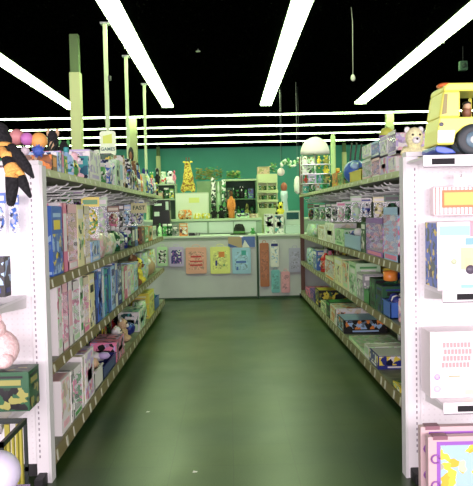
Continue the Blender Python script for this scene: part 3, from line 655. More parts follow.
# olive box and pale pink bag on lower shelf
xc, w, z0, z1 = rect(2, 33, 342, 395, 2.98); o = b_box(.17, .16, .17, ['dark green','black','olive'], 1)
place(o, (at(16, 350, 3.0).x-.02, 3.03, .411), -PI/2, 'boxed_toy', 'dark green-olive box on lower shelf of left end display under pink plush', 'box')
def pink_plush():
    X = at(4, 340, 3.0).x-.035; r = empty('pink_plush', (X, 3.0, .584)); f = fur((.85,.6,.58))
    MB().ball((0,0,.09), (.10,.085,.09), f, 18).ball((-.01,-.03,.18), (.065,.06,.055), f, 14).ball((.05,-.05,.05), (.04,.05,.035), f).ball((-.07,-.05,.05), (.04,.05,.035), f).build('body', r)
    MB().ball((-.045,-.03,.23), (.015,.01,.02), f, 8).ball((.025,-.03,.23), (.015,.01,.02), f, 8).build('ears', r)
    tag(r, 'pale pink round plush on top of the dark olive box, left photo edge', 'plush toy')
pink_plush()
def crate():
    x1 = at(27.5, 430, 2.77).x; w = .34; r = empty('wire_crate', (x1-w/2, 2.62, 0.0)); h = at(20, 418, 2.77).z; B = mat((.012,.02,.018), .4); Yl = mat((.45,.42,.06), .5)
    mb = MB()
    for (ya, yb) in ((-.15, -.14), (.14, .15)):
        for z in (0, h*.5, h-.02): mb.box(-w/2, w/2, ya, yb, z, z+.02, B)
        for x in (-w/2, w/2-.014): mb.box(x, x+.014, ya, yb, 0, h, B)
    for x in (-w/2, w/2-.012):
        for z in (0, h-.02): mb.box(x, x+.012, -.15, .15, z, z+.02, B)
    mb.build('crate_frame', r)
    for k in range(7):
        x = -w/2+.028+k*.045; MB().box(x, x+.02, .13, .139, .02, h-.02, Yl).build('slat', r)
    for k in range(5):
        y = -.12+k*.05; MB().box(w/2-.012, w/2-.004, y, y+.02, .02, h-.02, Yl).build('slat', r)
    MB().box(-w/2+.01, w/2-.01, -.13, .14, .004, .014, B).build('crate_bottom', r)
    tag(r, 'black crate with yellow upright slats on floor under left end display', 'crate')
crate()
def white_ball():
    p = at(2, 476, 2.6); r = .075; o = MB().ball((0,0,r), r, mat((.72,.70,.85), .35), 26).build('toy_ball'); q = at(-2, 473, 2.3); o.location = (q.x, 2.3, q.z-r)
    b = MB(); b.box(-.11,.11,-.09,.09,0,q.z-r-.001, mat('lilac', .5)); bb = b.build('flat_box'); bb.location = (q.x-.03, 2.3, 0)
    tag(o, 'smooth pale lilac ball at bottom left corner before the yellow-slatted crate', 'ball'); tag(bb, 'plain lilac box on floor under the ball at bottom left corner', 'box')
white_ball()
# on top of the left end display: balls and dark fan
def puff(px, py, r_, Y, cs, nm, label, spikes=0, base=1.506):
    a = at(px, py, Y); o = MB(); c = (0, 0, 0)
    o.ball(c, r_, mat(cs, .5), 20)
    if spikes:
        rr = random.Random(5)
        for k in range(46):
            v = Vector((rr.gauss(0,1), rr.gauss(0,1), rr.gauss(0,1))).normalized(); o.tube([v*r_*.8, v*r_*1.35], [r_*.16, r_*.04], mat(cs, .5), 5)
    ob = o.build(nm); ob.location = (a.x, Y, a.z); tag(ob, label, 'ball'); return ob
def ball_tray():
    p = at(22, 152, 3.45); r = empty('display_tray', (p.x-.09, 3.5, 1.471))
    MB().box(-.15,.15,-.13,.13,0,.012, mat('grey')).box(-.15,.15,-.13,-.124,0,.03, mat('pale pink', .5)).box(-.15,.15,.124,.13,0,.03, mat('grey')).box(-.15,-.144,-.13,.13,0,.03, mat('grey')).box(.144,.15,-.13,.13,0,.03, mat('pale pink', .5)).build('tray', r)
    tag(r, 'low pale pink tray under the coloured balls on top of left rack', 'tray')
ball_tray()
puff(27, 139, .033, 3.5, (.6,.2,.55), 'toy_ball', 'purple-pink ball left of orange ball on top of left rack', base=1.48)
puff(39, 141, .043, 3.52, (.9,.45,.12), 'toy_ball', 'orange ball among toys on top near end of left rack')
puff(38, 151, .026, 3.4, (.08,.16,.6), 'spiky_ball', 'blue spiky ball below the orange ball on left rack', 1)
puff(17, 137, .04, 3.52, (.6,.25,.25), 'toy_ball', 'dusky red ball beside striped plush on top of left rack')
puff(25, 151, .022, 3.4, (.8,.7,.75), 'toy_ball', 'pale pink little ball left of the blue spiky ball')
def fan():
    base = at(40, 150, 4.25); r = empty('feather_fan', (base.x, 4.25, 1.472)); K = mat((.012,.02,.012), .8); rr = random.Random(3)
    MB().lathe([(.045,0),(.05,.05),(.04,.07)], mat('black')).build('pot', r)
    mb = MB()
    for k in range(26):
        a = rr.uniform(-1.3, 1.3); b = rr.uniform(-.3,.3); L = rr.uniform(.18,.25); e = Vector((math.sin(a)*L, b*L, .06+math.cos(a)*L*.85)); md = e*.6+Vector((0,0,.03))
        mb.tube([(0,0,.05), md, e], [.004,.009,.002], K, 5)
    mb.build('fronds', r); tag(r, 'black spiky fronds arching behind the coloured balls on left rack', 'plant')
fan()
def mask(px, py, Y, label, cs, h=.14, kind='figure', base=1.471):
    a = at(px, py, Y); o = make(kind, .12, .09, h, cs.split('/')); return place(o, (a.x, Y, base), -PI/2, o.name.split('.')[0], label, KINDS_[kind][1])
mask(53, 140, 4.75, 'black fluffy toy with tan patches behind coloured balls on left rack', 'black/tan/green', .37, 'plush')
mask(64, 142, 5.2, 'black and green tall plush behind the books on left rack', 'black/green/black', .34, 'plush')
mask(131, 155, 7.4, 'black silhouetted figure standing tall on far top of left rack', 'black/brown/black', .50)
a = at(119, 163, 6.6); o = b_box(.16,.09,.03,['orange','red','orange'],3); place(o, (a.x+.02, 6.6, at(119,164,6.6).z), -PI/2, 'flat_box', 'thin orange-red box lying high among jars on left rack', 'box')
o2 = b_box(.13,.12,at(119,164,6.6).z-1.473,['pale green','green','white'],1); place(o2, (a.x+.02, 6.6, 1.471), -PI/2, 'boxed_toy', 'pale green carton carrying the thin orange-red box, left rack', 'box')

# ---------------------------------------------------------------- right end display contents
def truck():
    Y = 3.0; z0 = 1.463; x0 = at(430, 120, Y).x; r = empty('toy_truck', (x0, Y, z0)); YE = mat((.88,.84,.13), .3); L = .46; K = mat((.02,.03,.035), .5)
    h = at(445, 87, Y).z - z0
    def bev(poly, ya, yb, m_, nm, bv=.012): return MB().prism(poly, ya, yb, m_).build(nm, r, bv)
    body = [(.0,.05),(.004,.115),(.012,.17),(.028,h-.012),(.05,h),(.30,h),(.315,h-.02),(.32,.15),(L,.15),(L,.05),(.245,.05),(.235,.085),(.20,.118),(.165,.125),(.13,.118),(.095,.085),(.085,.05)]
    # side window is an opening in the outline, so build the cab from pieces
    sill = .165
    mb = MB()
    mb.prism([(.0,.05),(.004,.115),(.012,sill),(.30,sill),(.30,.15),(L,.15),(L,.05),(.225,.05),(.215,.095),(.18,.125),(.145,.130),(.11,.12),(.08,.095),(.07,.05)], -.10, .10, YE)
    mb.prism([(.012,sill),(.028,h-.012),(.045,h),(.11,h),(.11,h-.03),(.098,h-.04),(.098,sill)], -.10, .10, YE) if False else None
    mb.prism([(.03,h-.035),(.034,h-.012),(.05,h),(.295,h),(.312,h-.02),(.312,h-.035)], -.10, .10, YE)
    for ya, yb in ((-.10,-.085), (.085,.10)):
        mb.prism([(.012,sill),(.03,h-.035),(.098,h-.035),(.098,sill)], ya, yb, YE); mb.prism([(.20,sill),(.20,h-.035),(.215,h-.035),(.215,sill)], ya, yb, YE); mb.prism([(.29,sill),(.29,h-.035),(.312,h-.035),(.312,sill)], ya, yb, YE)
    mb.box(.295,.312,-.10,.10,sill,h-.035,YE).prism([(.012,sill),(.030,h-.035),(.042,h-.035),(.026,sill)], -.086, .086, YE)
    mb.build('truck_body', r, .006)
    for ya in (-.112, .082):
        for xc in (.150, .38):
            wv = MB(); T = Matrix.Translation((xc, ya, .068)) @ Matrix.Rotation(-PI/2, 4, 'X')
            wv.lathe([(.045,0),(.062,.0),(.067,.006),(.067,.026),(.06,.032),(.03,.032)], K, 24, M=T); wo = wv.build('wheel', r)
            MB().lathe([(.03,-.004),(.034,.0),(.034,.034),(.014,.036)], mat((.12,.2,.25), .4), 18, M=T).build('tyre_ring', wo)
            MB().lathe([(.001,-.01),(.015,-.008),(.017,.0),(.017,.036)], mat((.7,.72,.7), .3), 14, M=T).build('hub', wo)
    MB().lathe([(.035,0),(.034,.008),(.022,.016)], mat((.85,.2,.05), .3), 16, cx=.065, M=Matrix.Translation((0,0,h-.001))).build('roof_beacon', r)
    MB().prism([(.0,.018),(-.01,.03),(-.004,.045),(.03,.042),(.065,.03),(.08,.014),(.03,.012)], -.104, .104, mat((.06,.12,.5), .35)).build('bumper', r, .004)
    MB().prism([(.001,.06),(.003,.11),(.075,.11),(.068,.06)], -.1025, -.099, mat((.82,.84,.86), .4)).build('fender_panel', r)
    MB().lathe([(.009,0),(.009,.004)], mat((.15,.15,.2), .3), 12, M=Matrix.Translation((.018,-.1,.135)) @ Matrix.Rotation(PI/2, 4, 'X')).build('badge', r)
    MB().prism([(.02,.175),(.032,h-.045),(.045,h-.045),(.04,.18)], -.104, -.1, mat((.25,.22,.06), .4)).build('vent_slot', r)
    f = MB(); f.ball((.15,-.03,sill+.03),(.022,.02,.03), mat('brown')).ball((.15,-.035,sill+.052),(.017,.017,.018), mat((.6,.4,.25))).ball((.15,-.03,sill+.064),(.019,.019,.01), mat('black')); f.build('driver', r)
    MB().box(.05,.29,-.08,.08,sill-.002,sill+.002, mat((.15,.25,.1), .6)).build('cab_floor', r)
    tag(r, 'chunky yellow toy truck with orange roof light on top of right display', 'toy truck')
truck()
def beside_truck():
    a = at(414, 140, 4.1); o = b_plush(.16, .14, .26, ['pale yellow','white','white']); place(o, (a.x, 4.1, 1.471), -PI/2, 'plush_toy', 'pale yellow and white plush just left of the toy truck', 'plush toy')
    a = at(424, 142, 3.85); o = b_ball(.07,.07,.07,['yellow','white']); place(o, (a.x, 3.85, 1.471), 0, 'toy_ball', 'small yellow ball tucked behind nose of the toy truck', 'ball'); 
    a = at(406, 150, 4.45); o = b_cloth(.1,.1,.13,['white','pale green','cream'],2); place(o, (a.x+.02, 4.45, 1.471), -PI/2, 'wrapped_bundle', 'small white bundle left of the pale yellow plush', 'bundle')
beside_truck()
def truck_box():
    x0 = at(425, 250, 3.0).x+.03; w = .36; h = at(440, 222, 2.93).z-.896; r = empty('boxed_toy', (x0+w/2, 3.01, .896))
    mb = MB(); mb.box(-w/2, w/2, -.09, .09, 0, h, mat((.78,.76,.78), .4)); mb.box(-w/2-.001, -w/2, -.085, .085, 0.01, h-.005, art(['blue','dark green','yellow'], 22, 2)); mb.build('carton', r, .002)
    f = MB(); y = -.0912
    f.box(-w/2+.01, w/2-.01, y, -.09, h*.80, h*.94, mat((.3,.55,.85), .4)).box(-w/2+.14, w/2, y-.0004, -.09, h*.78, h, mat((.82,.28,.34), .4), ).box(-w/2+.12, w/2-.01, y-.0006, -.09, h*.66, h*.76, mat((.18,.42,.75), .4))
    f.box(-w/2+.10, w/2-.02, y-.0002, -.09, h*.3, h*.62, mat((.82,.62,.32), .4)).box(-w/2+.10, w/2-.02, y-.0004, -.09, h*.03, h*.08, mat((.25,.5,.8), .4)); f.build('printed_front', r)
    g = MB(); K = mat((.12,.1,.14), .4)
    for x in (-.04, .02, .10): g.lathe([(.001,0),(.02,.0),(.02,.0015)], K, 14, M=Matrix.Translation((x, y, h*.3)) @ Matrix.Rotation(PI/2, 4, 'X'))
    g.box(-.06, .13, y-.001, y, h*.34, h*.47, mat((.75,.6,.3), .4)); g.lathe([(.001,0),(.012,.0),(.012,.001)], mat((.6,.7,.45)), 10, M=Matrix.Translation((-.11, y, h*.42)) @ Matrix.Rotation(PI/2, 4, 'X')); g.build('truck_picture', r)
    tag(r, 'white toy box with truck picture and blue side on upper right end shelf', 'box')
truck_box()
def orange_label_tub():
    Y = 3.07; xa = at(431, 200, Y).x; z0 = at(450, 216, Y).z; z1 = at(450, 186, Y).z; h = z1-z0; r = empty('hanging_tub_pack', (xa+.13, Y, z0))
    mb = MB(); mb.box(-.13, .13, -.03, .03, 0, h, mat((.85,.72,.72), .3)); mb.build('tub', r, .012)
    s_ = MB()
    for k in range(14): x = -.12+k*.018; s_.box(x, x+.004, -.0315, -.03, .008, h-.006, mat((.75,.14,.12), .4))
    s_.build('stripes', r)
    MB().box(-.09, .12, -.034, -.031, h*.28, h*.86, mat((.8,.16,.03), .4)).build('label_border', r); MB().box(-.082, .112, -.0355, -.034, h*.36, h*.78, mat((.8,.48,.08), .4)).build('label_panel', r)
    MB().tube([(.0,.07,h+.04),(0,-.02,h+.04),(0,-.03,h+.06)], .003, METAL, 6).box(-.03,.03,-.01,-.006,h,h+.05, mat((.85,.8,.82), .4)).build('hanger', r)
    tag(r, 'red-striped packet with orange and yellow label hanging on right pegboard', 'package')
orange_label_tub()
def pink_letter_box():
    x0 = at(427.5, 350, 3.0).x; w = .34; z = .421; h = at(440, 331, 2.98).z-z; r = empty('boxed_toy', (x0+w/2, 3.03, z))
    MB().box(-w/2, w/2, -.07, .07, 0, h, mat((.86,.80,.80), .4)).build('carton', r, .002)
    y = -.0712; P_ = mat((.82,.34,.34), .4); f = MB()
    for k, (a0, a1) in enumerate(((.055,.175), (.06,.18), (.055,.175), (.05,.18))):
        zz = h*(.76-k*.1)
        x = -w/2+a0
        while x < -w/2+a1-.01: f.box(x, x+.012, y, -.07, zz, zz+h*.075, P_); x += .0155
    f.lathe([(.001,0),(.014,0),(.014,.0012)], mat((.62,.5,.75)), 14, M=Matrix.Translation((-w/2+.03, -.07, h*.32)) @ Matrix.Rotation(PI/2, 4, 'X')).lathe([(.001,0),(.016,0),(.016,.0012)], mat((.75,.62,.8)), 14, M=Matrix.Translation((-w/2+.03, -.07, h*.14)) @ Matrix.Rotation(PI/2, 4, 'X'))
    f.box(-w/2+.08, -w/2+.13, y, -.07, h*.32, h*.335, mat('olive')).box(-w/2+.15, w/2-.01, y, -.07, h*.04, h*.12, mat((.9,.8,.45), .4)); f.build('printed_front', r)
    tag(r, 'near-white box with pink lettering blocks on lower right end shelf', 'box')
pink_letter_box()
def frame_box(px, py, Y, label):
    x0 = at(px, py, Y).x; h = at(px+10, py, Y).z; w = .36; r = empty('game_case', (x0+w/2, Y+.02, 0)); Lm = mat((.62,.46,.46), .4)
    MB().box(-w/2, w/2, -.02, .02, 0, h, Lm).build('case', r, .003)
    MB().box(-w/2+.05, w/2-.03, -.0215, -.02, .03, h-.035, art(['pale blue','yellow','pale yellow'], 16, 3, False)).box(-w/2+.035, w/2-.02, -.0208, -.02, .02, h-.02, mat('purple', .4)).build('cover_picture', r)
    MB().box(-w/2+.02, -w/2+.08, -.0225, .022, h-.012, h+.004, mat((.25,.12,.15), .4)).build('handle', r)
    ri = MB()
    import math as _m2
    for z in (h-.09, h-.2):
        pts = [(-w/2+.03+.017*_m2.cos(t), -.024, z+.017*_m2.sin(t)) for t in [k*2*PI/14 for k in range(13)]]; MB().tube(pts, .0035, mat((.3,.1,.4), .3), 6).build('ring', r)
    tag(r, label, 'game case', 'cases under the right end shelf')
frame_box(420.5, 427, 2.82, 'lilac-pink case with purple rings, rearmost, at bottom right corner')
frame_box(428, 437, 2.76, 'lilac-pink case with blue and yellow picture, foremost at bottom right corner')

# ---------------------------------------------------------------- far end of the right rack
def brown_post():
    a = at(302.5, 250, 9.845); r = empty('brown_post', (a.x, 9.845, 0))
    MB().box(-.028, .028, -.015, .015, .03, 2.0, mat((.16,.06,.05), .5)).build('post', r); MB().box(-.05, .05, -.028, .028, .035, .06, mat('black')).build('foot', r)
    w_ = MB()
    for y in (-.035, .035): w_.lathe([(.017,-.009),(.02,0),(.017,.009)], mat('black', .5), 12, M=Matrix.Translation((y,0,.02)) @ Matrix.Rotation(PI/2, 4, 'Y'))
    w_.build('caster', r); tag(r, 'dark reddish-brown upright post at far end of right rack', 'post')
brown_post()
def dome_lamp():
    Y = 9.45; a = at(315, 154, Y); t = at(315, 137, Y); r = empty('dome_lamp', (a.x, Y, 1.471)); z = a.z-1.471; hh = t.z-a.z; q = .20
    prof = [(q*math.cos(k*PI/2/8), z+hh*math.sin(k*PI/2/8)) for k in range(9)]; prof[-1] = (.004, z+hh)
    MB().lathe(prof, mat((.86,.80,.80), .7), 28).build('dome_shade', r); MB().tube([(0,0,.02),(0,0,z+.02)], .014, METAL).build('stem', r); MB().lathe([(.09,0),(.09,.015),(.03,.03)], METAL).build('lamp_base', r)
    tag(r, 'big white dome-shaped shade at far top end of right rack', 'lamp', None)
dome_lamp()
spots = [(304,150,'white/olive/green','plush',.12),(310,150,'pale green/olive/white','cloth',.10),(318,150,'yellow/olive/green','figure',.12),(325,150,'olive/yellow/white','plush',.12),
 (304,162,'white/pale green/tan','plush',.15),(309,160,'pale green/white/green','cloth',.14),(318,161,'green/yellow/dark green','plush',.15),(325,160,'yellow/green/orange','plush',.17),
 (305,172,'red/brown/green','figure',.13),(311,170,'lilac/white/green','box',.13),(319,170,'pale blue/white/navy','figure',.14),(326,170,'olive/green/yellow','cloth',.14),
 (305,182,'teal/white/green','jar',.11),(311,180,'dark green/green/white','cloth',.12),(317,180,'white/orange/pale green','plush',.14),(324,181,'green/dark green/black','plush',.13)]
# a small three-tier wire stand that carries them
def tier_stand():
    x0 = at(301, 180, 9.15).x; x1 = at(331, 180, 9.15).x; r = empty('tiered_stand', ((x0+x1)/2, 9.12, 1.471)); hw = (x1-x0)/2; z2 = at(315,172,9.12).z-1.471-.05; z3 = at(315,162,9.12).z-1.471-.03
    global TZ; TZ = [.006, .13, .255, .38]
    for z in TZ: MB().box(-hw, hw, -.11, .11, z-.006, z, METAL).build('tier', r)
    for x in (-hw+.006, hw-.006):
        for y in (-.105, .105): MB().tube([(x,y,0),(x,y,.5)], .005, METAL, 6).build('stand_post', r)
    tag(r, 'four-tier metal stand of small toys below the white dome', 'stand')
tier_stand()
for i, (px, py, cs, k, hh) in enumerate(spots):
    tier = 3-i//4; a = at(px, py, 9.12); hh = min(hh, .115); o = make(k, .1, .08, hh, cs.split('/'))
    place(o, (a.x+.01, 9.12, 1.4715+TZ[tier]), -PI/2, o.name.split('.')[0], f"{desc(k, cs.split('/'))} on {['bottom','second','third','top'][tier]} tier of stand under white dome", KINDS_[k][1], 'toys on the tiered stand')
def tall_tube():
    a = at(332.5, 150, 8.9); t = at(332.5, 135, 8.9); r = empty('tall_canister', (a.x+.0, 8.85, 1.471)); h = t.z-1.471
    MB().lathe([(.03,0),(.032,.01),(.032,h-.03),(.02,h-.01)], mat((.42,.6,.25), .4)).build('canister', r); MB().lathe([(.022,h-.012),(.022,h),(.01,h+.01)], mat((.55,.7,.3), .4)).build('cap', r)
    tag(r, 'tall slim yellow-green canister standing just right of white dome', 'canister')
tall_tube()
def strap_toys():
    for k, (px, py) in enumerate(((354, 143), (359, 143), (364, 144))):
        Y = face_y(-1, px)+.02; X = 1.3; a = at(px, py, Y*1.2); r = empty('toy_bow', (a.x, Y*1.2, 1.471)); h = a.z-1.471
        pts = [(0, 0, 0)] + [(-.03*math.sin(t*PI/8)-.02*t/8, 0, h*t/8) for t in range(1, 9)]
        MB().tube(pts, .009, mat('black', .4)).build('bow', r); MB().ball((0,0,.04), (.04,.04,.04), mat('olive', .5)).build('grip', r)
        tag(r, f'curved black strap toy on right rack, {["left", "middle", "right"][k]} one beside the white bundles', 'toy', 'curved black toys on right rack')
strap_toys()
a = at(376, 137, 5.3); zt = at(382,138,face_y(-1,382)).z
def capball():
    Y = face_y(-1, 378); a = at(376.5, 141, Y); r = empty('toy_helmet', (1.14, Y+.04, zt+.012))
    MB().lathe([(.055,0),(.056,.02)], mat('purple', .5), 18).build('band', r); MB().lathe([(.052,.02),(.05,.045),(.035,.07),(.004,.08)], mat((.5,.55,.08), .5), 18).build('dome', r)
    tag(r, 'yellow-green cap with purple band on top of the white bundles', 'hat')
capball()

# ---------------------------------------------------------------- service counter
PAN = noisy('pale_counter_laminate', (.58,.58,.62), (.62,.62,.66), 3, .4)
def counter(x0, x1, label, nm='service_counter'):
    r = empty(nm, ((x0+x1)/2, 9.9, 0)); hw = (x1-x0)/2-.004; T = .915
    MB().box(-hw, hw, 0, .02, .03, T-.03, PAN).build('front_panel', r); MB().box(-hw, hw, .02, .6, .03, T-.03, mat((.3,.34,.3), .6)).build('counter_body', r)
    MB().box(-hw, hw, -.02, .62, T-.03, T, mat((.62,.70,.60), .35)).build('counter_top', r, .004)
    MB().box(-hw, hw, .015, .58, 0, .03, mat((.05,.12,.06), .6)).build('kick_plate', r)
    MB().box(-hw, hw, -.004, 0, T-.07, T-.03, mat((.42,.5,.42), .5)).build('top_trim', r); tag(r, label, 'counter'); return r
xg = at(257.3, 270, 9.9).x
counter(-3.2, xg-.004, 'long pale service counter left of dark gap, hung with coloured bags'); counter(xg+.022, 2.6, 'pale service counter section right of the dark gap, ending behind right rack')
o = MB().box(-.010, .010, 0, .06, 0, .9, mat((.02,.08,.04), .5)).build('gap_shade_strip'); o.location = (xg+.009, 9.9, 0); tag(o, 'dark green vertical strip standing in for the shaded gap between the counter sections', 'strip')  # solid strip coloured as the darkness inside the gap
def riser():
    zt = at(200, 219, 10.62).z; x0, x1 = -1.6, at(262, 225, 10.6).x; r = empty('back_counter', ((x0+x1)/2, 10.62, 0)); hw = (x1-x0)/2
    MB().box(-hw, hw, 0, .5, 0, zt-.03, mat((.30,.42,.32), .5)).build('counter_body', r)
    for a, b in ((185, 207), (209, 233), (234, 256)):
        xa, xb = at(a, 225, 10.6).x-(x0+x1)/2, at(b, 225, 10.6).x-(x0+x1)/2; MB().box(xa, xb, -.012, 0, .93, zt-.05, mat((.62,.72,.68), .4)).build('door_panel', r)
    MB().box(-hw, hw, -.03, .52, zt-.03, zt, mat((.5,.62,.42), .4)).build('ledge', r); tag(r, 'back counter with pale panels and raised ledge behind service counter', 'counter'); return zt
RZ = riser()
def bag(px0, px1, py0, py1, cs, label, kind='bag', accents=()):
    Y = 9.89; xc, w, z0, z1 = rect(px0, px1, py0, py1, Y); h = z1-z0; r = empty('hanging_bag', (xc, Y, z0))
    pl = []; q = .018
    for cx, cz, a0 in ((w/2-q, q, -90), (w/2-q, h-q, 0), (-w/2+q, h-q, 90), (-w/2+q, q, 180)):
        for t in (0, 45, 90): an = math.radians(a0+t); pl.append((cx+q*math.cos(an), cz+q*math.sin(an)))
    MB().prism(pl, -.022, .0, mat(cs[0], .45)).build('bag_body', r, .004)
    f = MB(); f.box(-w*.36, w*.36, -.0235, -.022, h*.16, h*.84, art([tuple(min(1, v*q) for v in col(cs[0])) for q in (1, .8, 1.15)] if cs[0] != 'white' and not isinstance(cs[0], str) else list(cs[1]), 26, 1, False)); 
    for (a, b, c, d, m_) in accents: f.box(a*w, b*w, -.0245, -.0235, c*h, d*h, mat(m_, .5))
    f.build('print', r)
    MB().tube([(-w*.2,-.01,h-.005),(-w*.15,-.01,h+.03),(0,-.01,h+.04),(w*.15,-.01,h+.03),(w*.2,-.01,h-.005)], .004, mat(cs[0], .5), 6).build('handle', r)
    tag(r, label, 'bag', 'bags hung on the counter front'); return r
bag(157, 168, 247, 266, ['pale green', ('white','black','green')], 'white and green printed packet at left end of counter front')
bag(169, 184, 247, 266.5, ['lilac', ('navy','purple','white')], 'dark purple and white printed packet hung left of the orange bag')
bag(185.5, 207, 247.5, 273.5, [(.85,.42,.32), ('orange','pale pink','orange')], 'salmon-orange bag hanging on counter front', accents=((-.3,.3,.3,.36,'red'),(-.3,.3,.45,.5,'red'),(-.25,.25,.62,.68,'red')))
bag(210, 230.5, 247, 273.5, [(.85,.85,.25), ('pale yellow','yellow','pale yellow')], 'bright yellow bag with small figure print on counter front', accents=((-.25,-.15,.3,.5,'navy'),(.15,.22,.28,.36,'green'),(-.08,.22,.62,.82,'orange')))
bag(232, 251, 248, 273.5, [(.38,.62,.85), ('pale blue','pale blue','white')], 'light blue bag on counter front right of the yellow bag', accents=((.0,.25,.72,.9,'teal'),(-.3,.25,.42,.5,'blue'),(-.28,-.18,.15,.28,'blue')))
bag(259.5, 269.5, 243, 286.5, [(.5,.16,.06), ('brown','red','brown')], 'long rusty brown bag hanging on right counter section')
bag(270, 279, 243, 267, ['white', ('white','white','pale blue')], 'small white packet with blue header on right counter section', accents=((-.4,.4,.86,.98,'navy'),))
bag(271, 280, 270, 292.5, [(.2,.55,.6), ('teal','pale blue','teal')], 'teal packet low on right counter section under the white one')
bag(281, 290, 271.5, 292.5, [(.85,.4,.5), ('pink','pale pink','pink')], 'pink packet low on right counter section beside the teal one')
bag(288.5, 301, 248, 272, [(.45,.42,.62), ('lilac','grey','lilac')], 'grey-purple packet at right end of counter beside brown post')
def poster():
    Y = 9.885; xc, w, z0, z1 = rect(228, 255, 237, 247, Y); r = empty('picture_card', (xc, Y-.004, z0)); h = z1-z0
    MB().box(-w/2, w/2, -.003, 0, 0, h, mat((.06,.14,.45), .4)).prism([(-w/2,h),(-w/2,h*.4),(-w*.1,0),(w*.02,0),(0,h)], -.005, -.003, mat((.5,.36,.22), .5)).prism([(w*.02,0),(w*.12,h*.7),(w*.3,0)], -.005, -.003, mat('white')).build('card', r)
    MB().box(-.02,.02,-.006,-.003,h-.006,h+.008, METAL).build('clip', r)
    tag(r, 'blue and tan landscape card along counter edge above light blue bag', 'card')
poster()
def onct(px0, px1, ytop, Y, base, kind, cs, label, d=.14, rz=-PI/2, hlim=None, var=None, name=None, cat=None):
    a = at(px0, ytop, Y); b = at(px1, ytop, Y); w = b.x-a.x; h = hlim or a.z-base; o = make(kind, w, d, h, cs.split('/'), var)
    return place(o, ((a.x+b.x)/2, Y, base+.001), rz, name or NAMES.get(kind, o.name.split('.')[0]), label, cat or KINDS_[kind][1])
CT = .915
onct(157.5, 162, 223.5, 10.1, CT, 'bottle', 'pale green/green/white', 'pale green bottle at left end on service counter', .1)
onct(162.5, 167, 224, 10.1, CT, 'jar', 'green/white/dark green', 'green jar on service counter beside pale green bottle', .1)
onct(167.5, 172, 224, 10.15, CT, 'jar', 'dark green/white/green', 'dark green jar on service counter, second left of orange carton', .1)
onct(172.5, 178.5, 225, 10.1, CT, 'box', 'grey/dark green/white', 'grey-green carton on service counter touching the orange carton', .1)
onct(179.5, 187.5, 223.5, 10.05, CT, 'box', 'orange/cream/white', 'orange carton on service counter above the salmon bag', .1, var=0)
onct(189, 200, 233, 10.1, CT, 'flat', 'black/grey/black', 'thin black tray lying on service counter right of orange carton', .14)
def hat():
    Y = 10.1; xc, w, z0, z1 = rect(230, 248.5, 224, 234, Y); r = empty('black_hat', (xc, Y, CT+.001)); h = z1-CT; K = fur((.012,.014,.012))
    MB().lathe([(w*.5,0),(w*.5,.008),(w*.33,.015),(w*.30,h*.6),(w*.2,h*.95),(.004,h)], K, 22, sy=.7).build('brim_and_crown', r); MB().lathe([(w*.34,.016),(w*.325,.05)], mat((.1,.25,.08), .6), 22, sy=.7).build('hat_band', r)
    tag(r, 'floppy black hat lying on service counter', 'hat')
hat()
onct(249.5, 256, 228, 10.15, CT, 'plush', 'green/dark green/black', 'small green toy on counter right of the black hat', .1)
onct(264, 273, 214, 10.15, CT, 'box', 'white/pale green/black', 'tall white patterned carton on right counter, left of the pair', .16, var=3)
onct(274, 283, 214.5, 10.15, CT, 'box', 'white/teal/grey', 'tall white patterned carton on right counter, beside the monitor', .16, var=3)
def monitor():
    Y = 10.15; xc, w, z0, z1 = rect(284.5, 301, 211, 234, Y); r = empty('computer_monitor', (xc, Y, CT+.001)); h = z1-CT
    MB().box(-w/2, w/2, 0, .05, h*.38, h, mat((.62,.72,.66), .5)).prism([(-w*.4,h*.44),(-w*.4,h*.95),(w*.4,h*.95),(w*.4,h*.44)], .05, .22, mat((.55,.64,.58), .5)).build('monitor_case', r, .006)
    MB().box(-w*.38, w*.38, -.003, 0, h*.62, h*.93, mat((.02,.09,.10), .15)).build('screen', r)
    MB().box(-w*.48, w*.48, -.05, .22, 0, h*.36, mat((.58,.7,.68), .5)).build('base_unit', r, .006); MB().box(-w*.08, w*.08, .02, .14, h*.35, h*.45, mat((.4,.46,.42), .5)).build('neck', r)
    tag(r, 'pale boxy computer monitor with dark screen at right end of counter', 'monitor')
monitor()
def register():
    Y = 10.15; xc, w, z0, z1 = rect(152, 170, 200, 235, Y); r = empty('cash_register', (xc, Y, CT+.001)); h = z1-CT; K = mat((.008,.01,.01), .3); Wm = mat((.6,.72,.62), .5)
    MB().box(-w*.52, w*.52, -.0, .3, 0, h*.32, K).build('cash_drawer', r, .004); MB().prism([(-w*.5,h*.32),(-w*.5,h*.7),(w*.5,h*.7),(w*.5,h*.32)], .03, .28, K).build('register_body', r, .004)
    MB().box(-w*.5, w*.5, .1, .2, h*.7, h, K).build('display_head', r, .004); MB().box(-w*.42, w*.02, .095, .1, h*.84, h*.9, Wm).box(w*.25, w*.42, .095, .1, h*.72, h*.95, Wm).build('display_label', r)['label'] = 'white labels on the black register'
    MB().box(-w*.40, -w*.1, .025, .03, h*.55, h*.67, Wm).build('receipt_slip', r); tag(r, 'black cash register with white labels on counter behind left rack', 'cash register')
register()
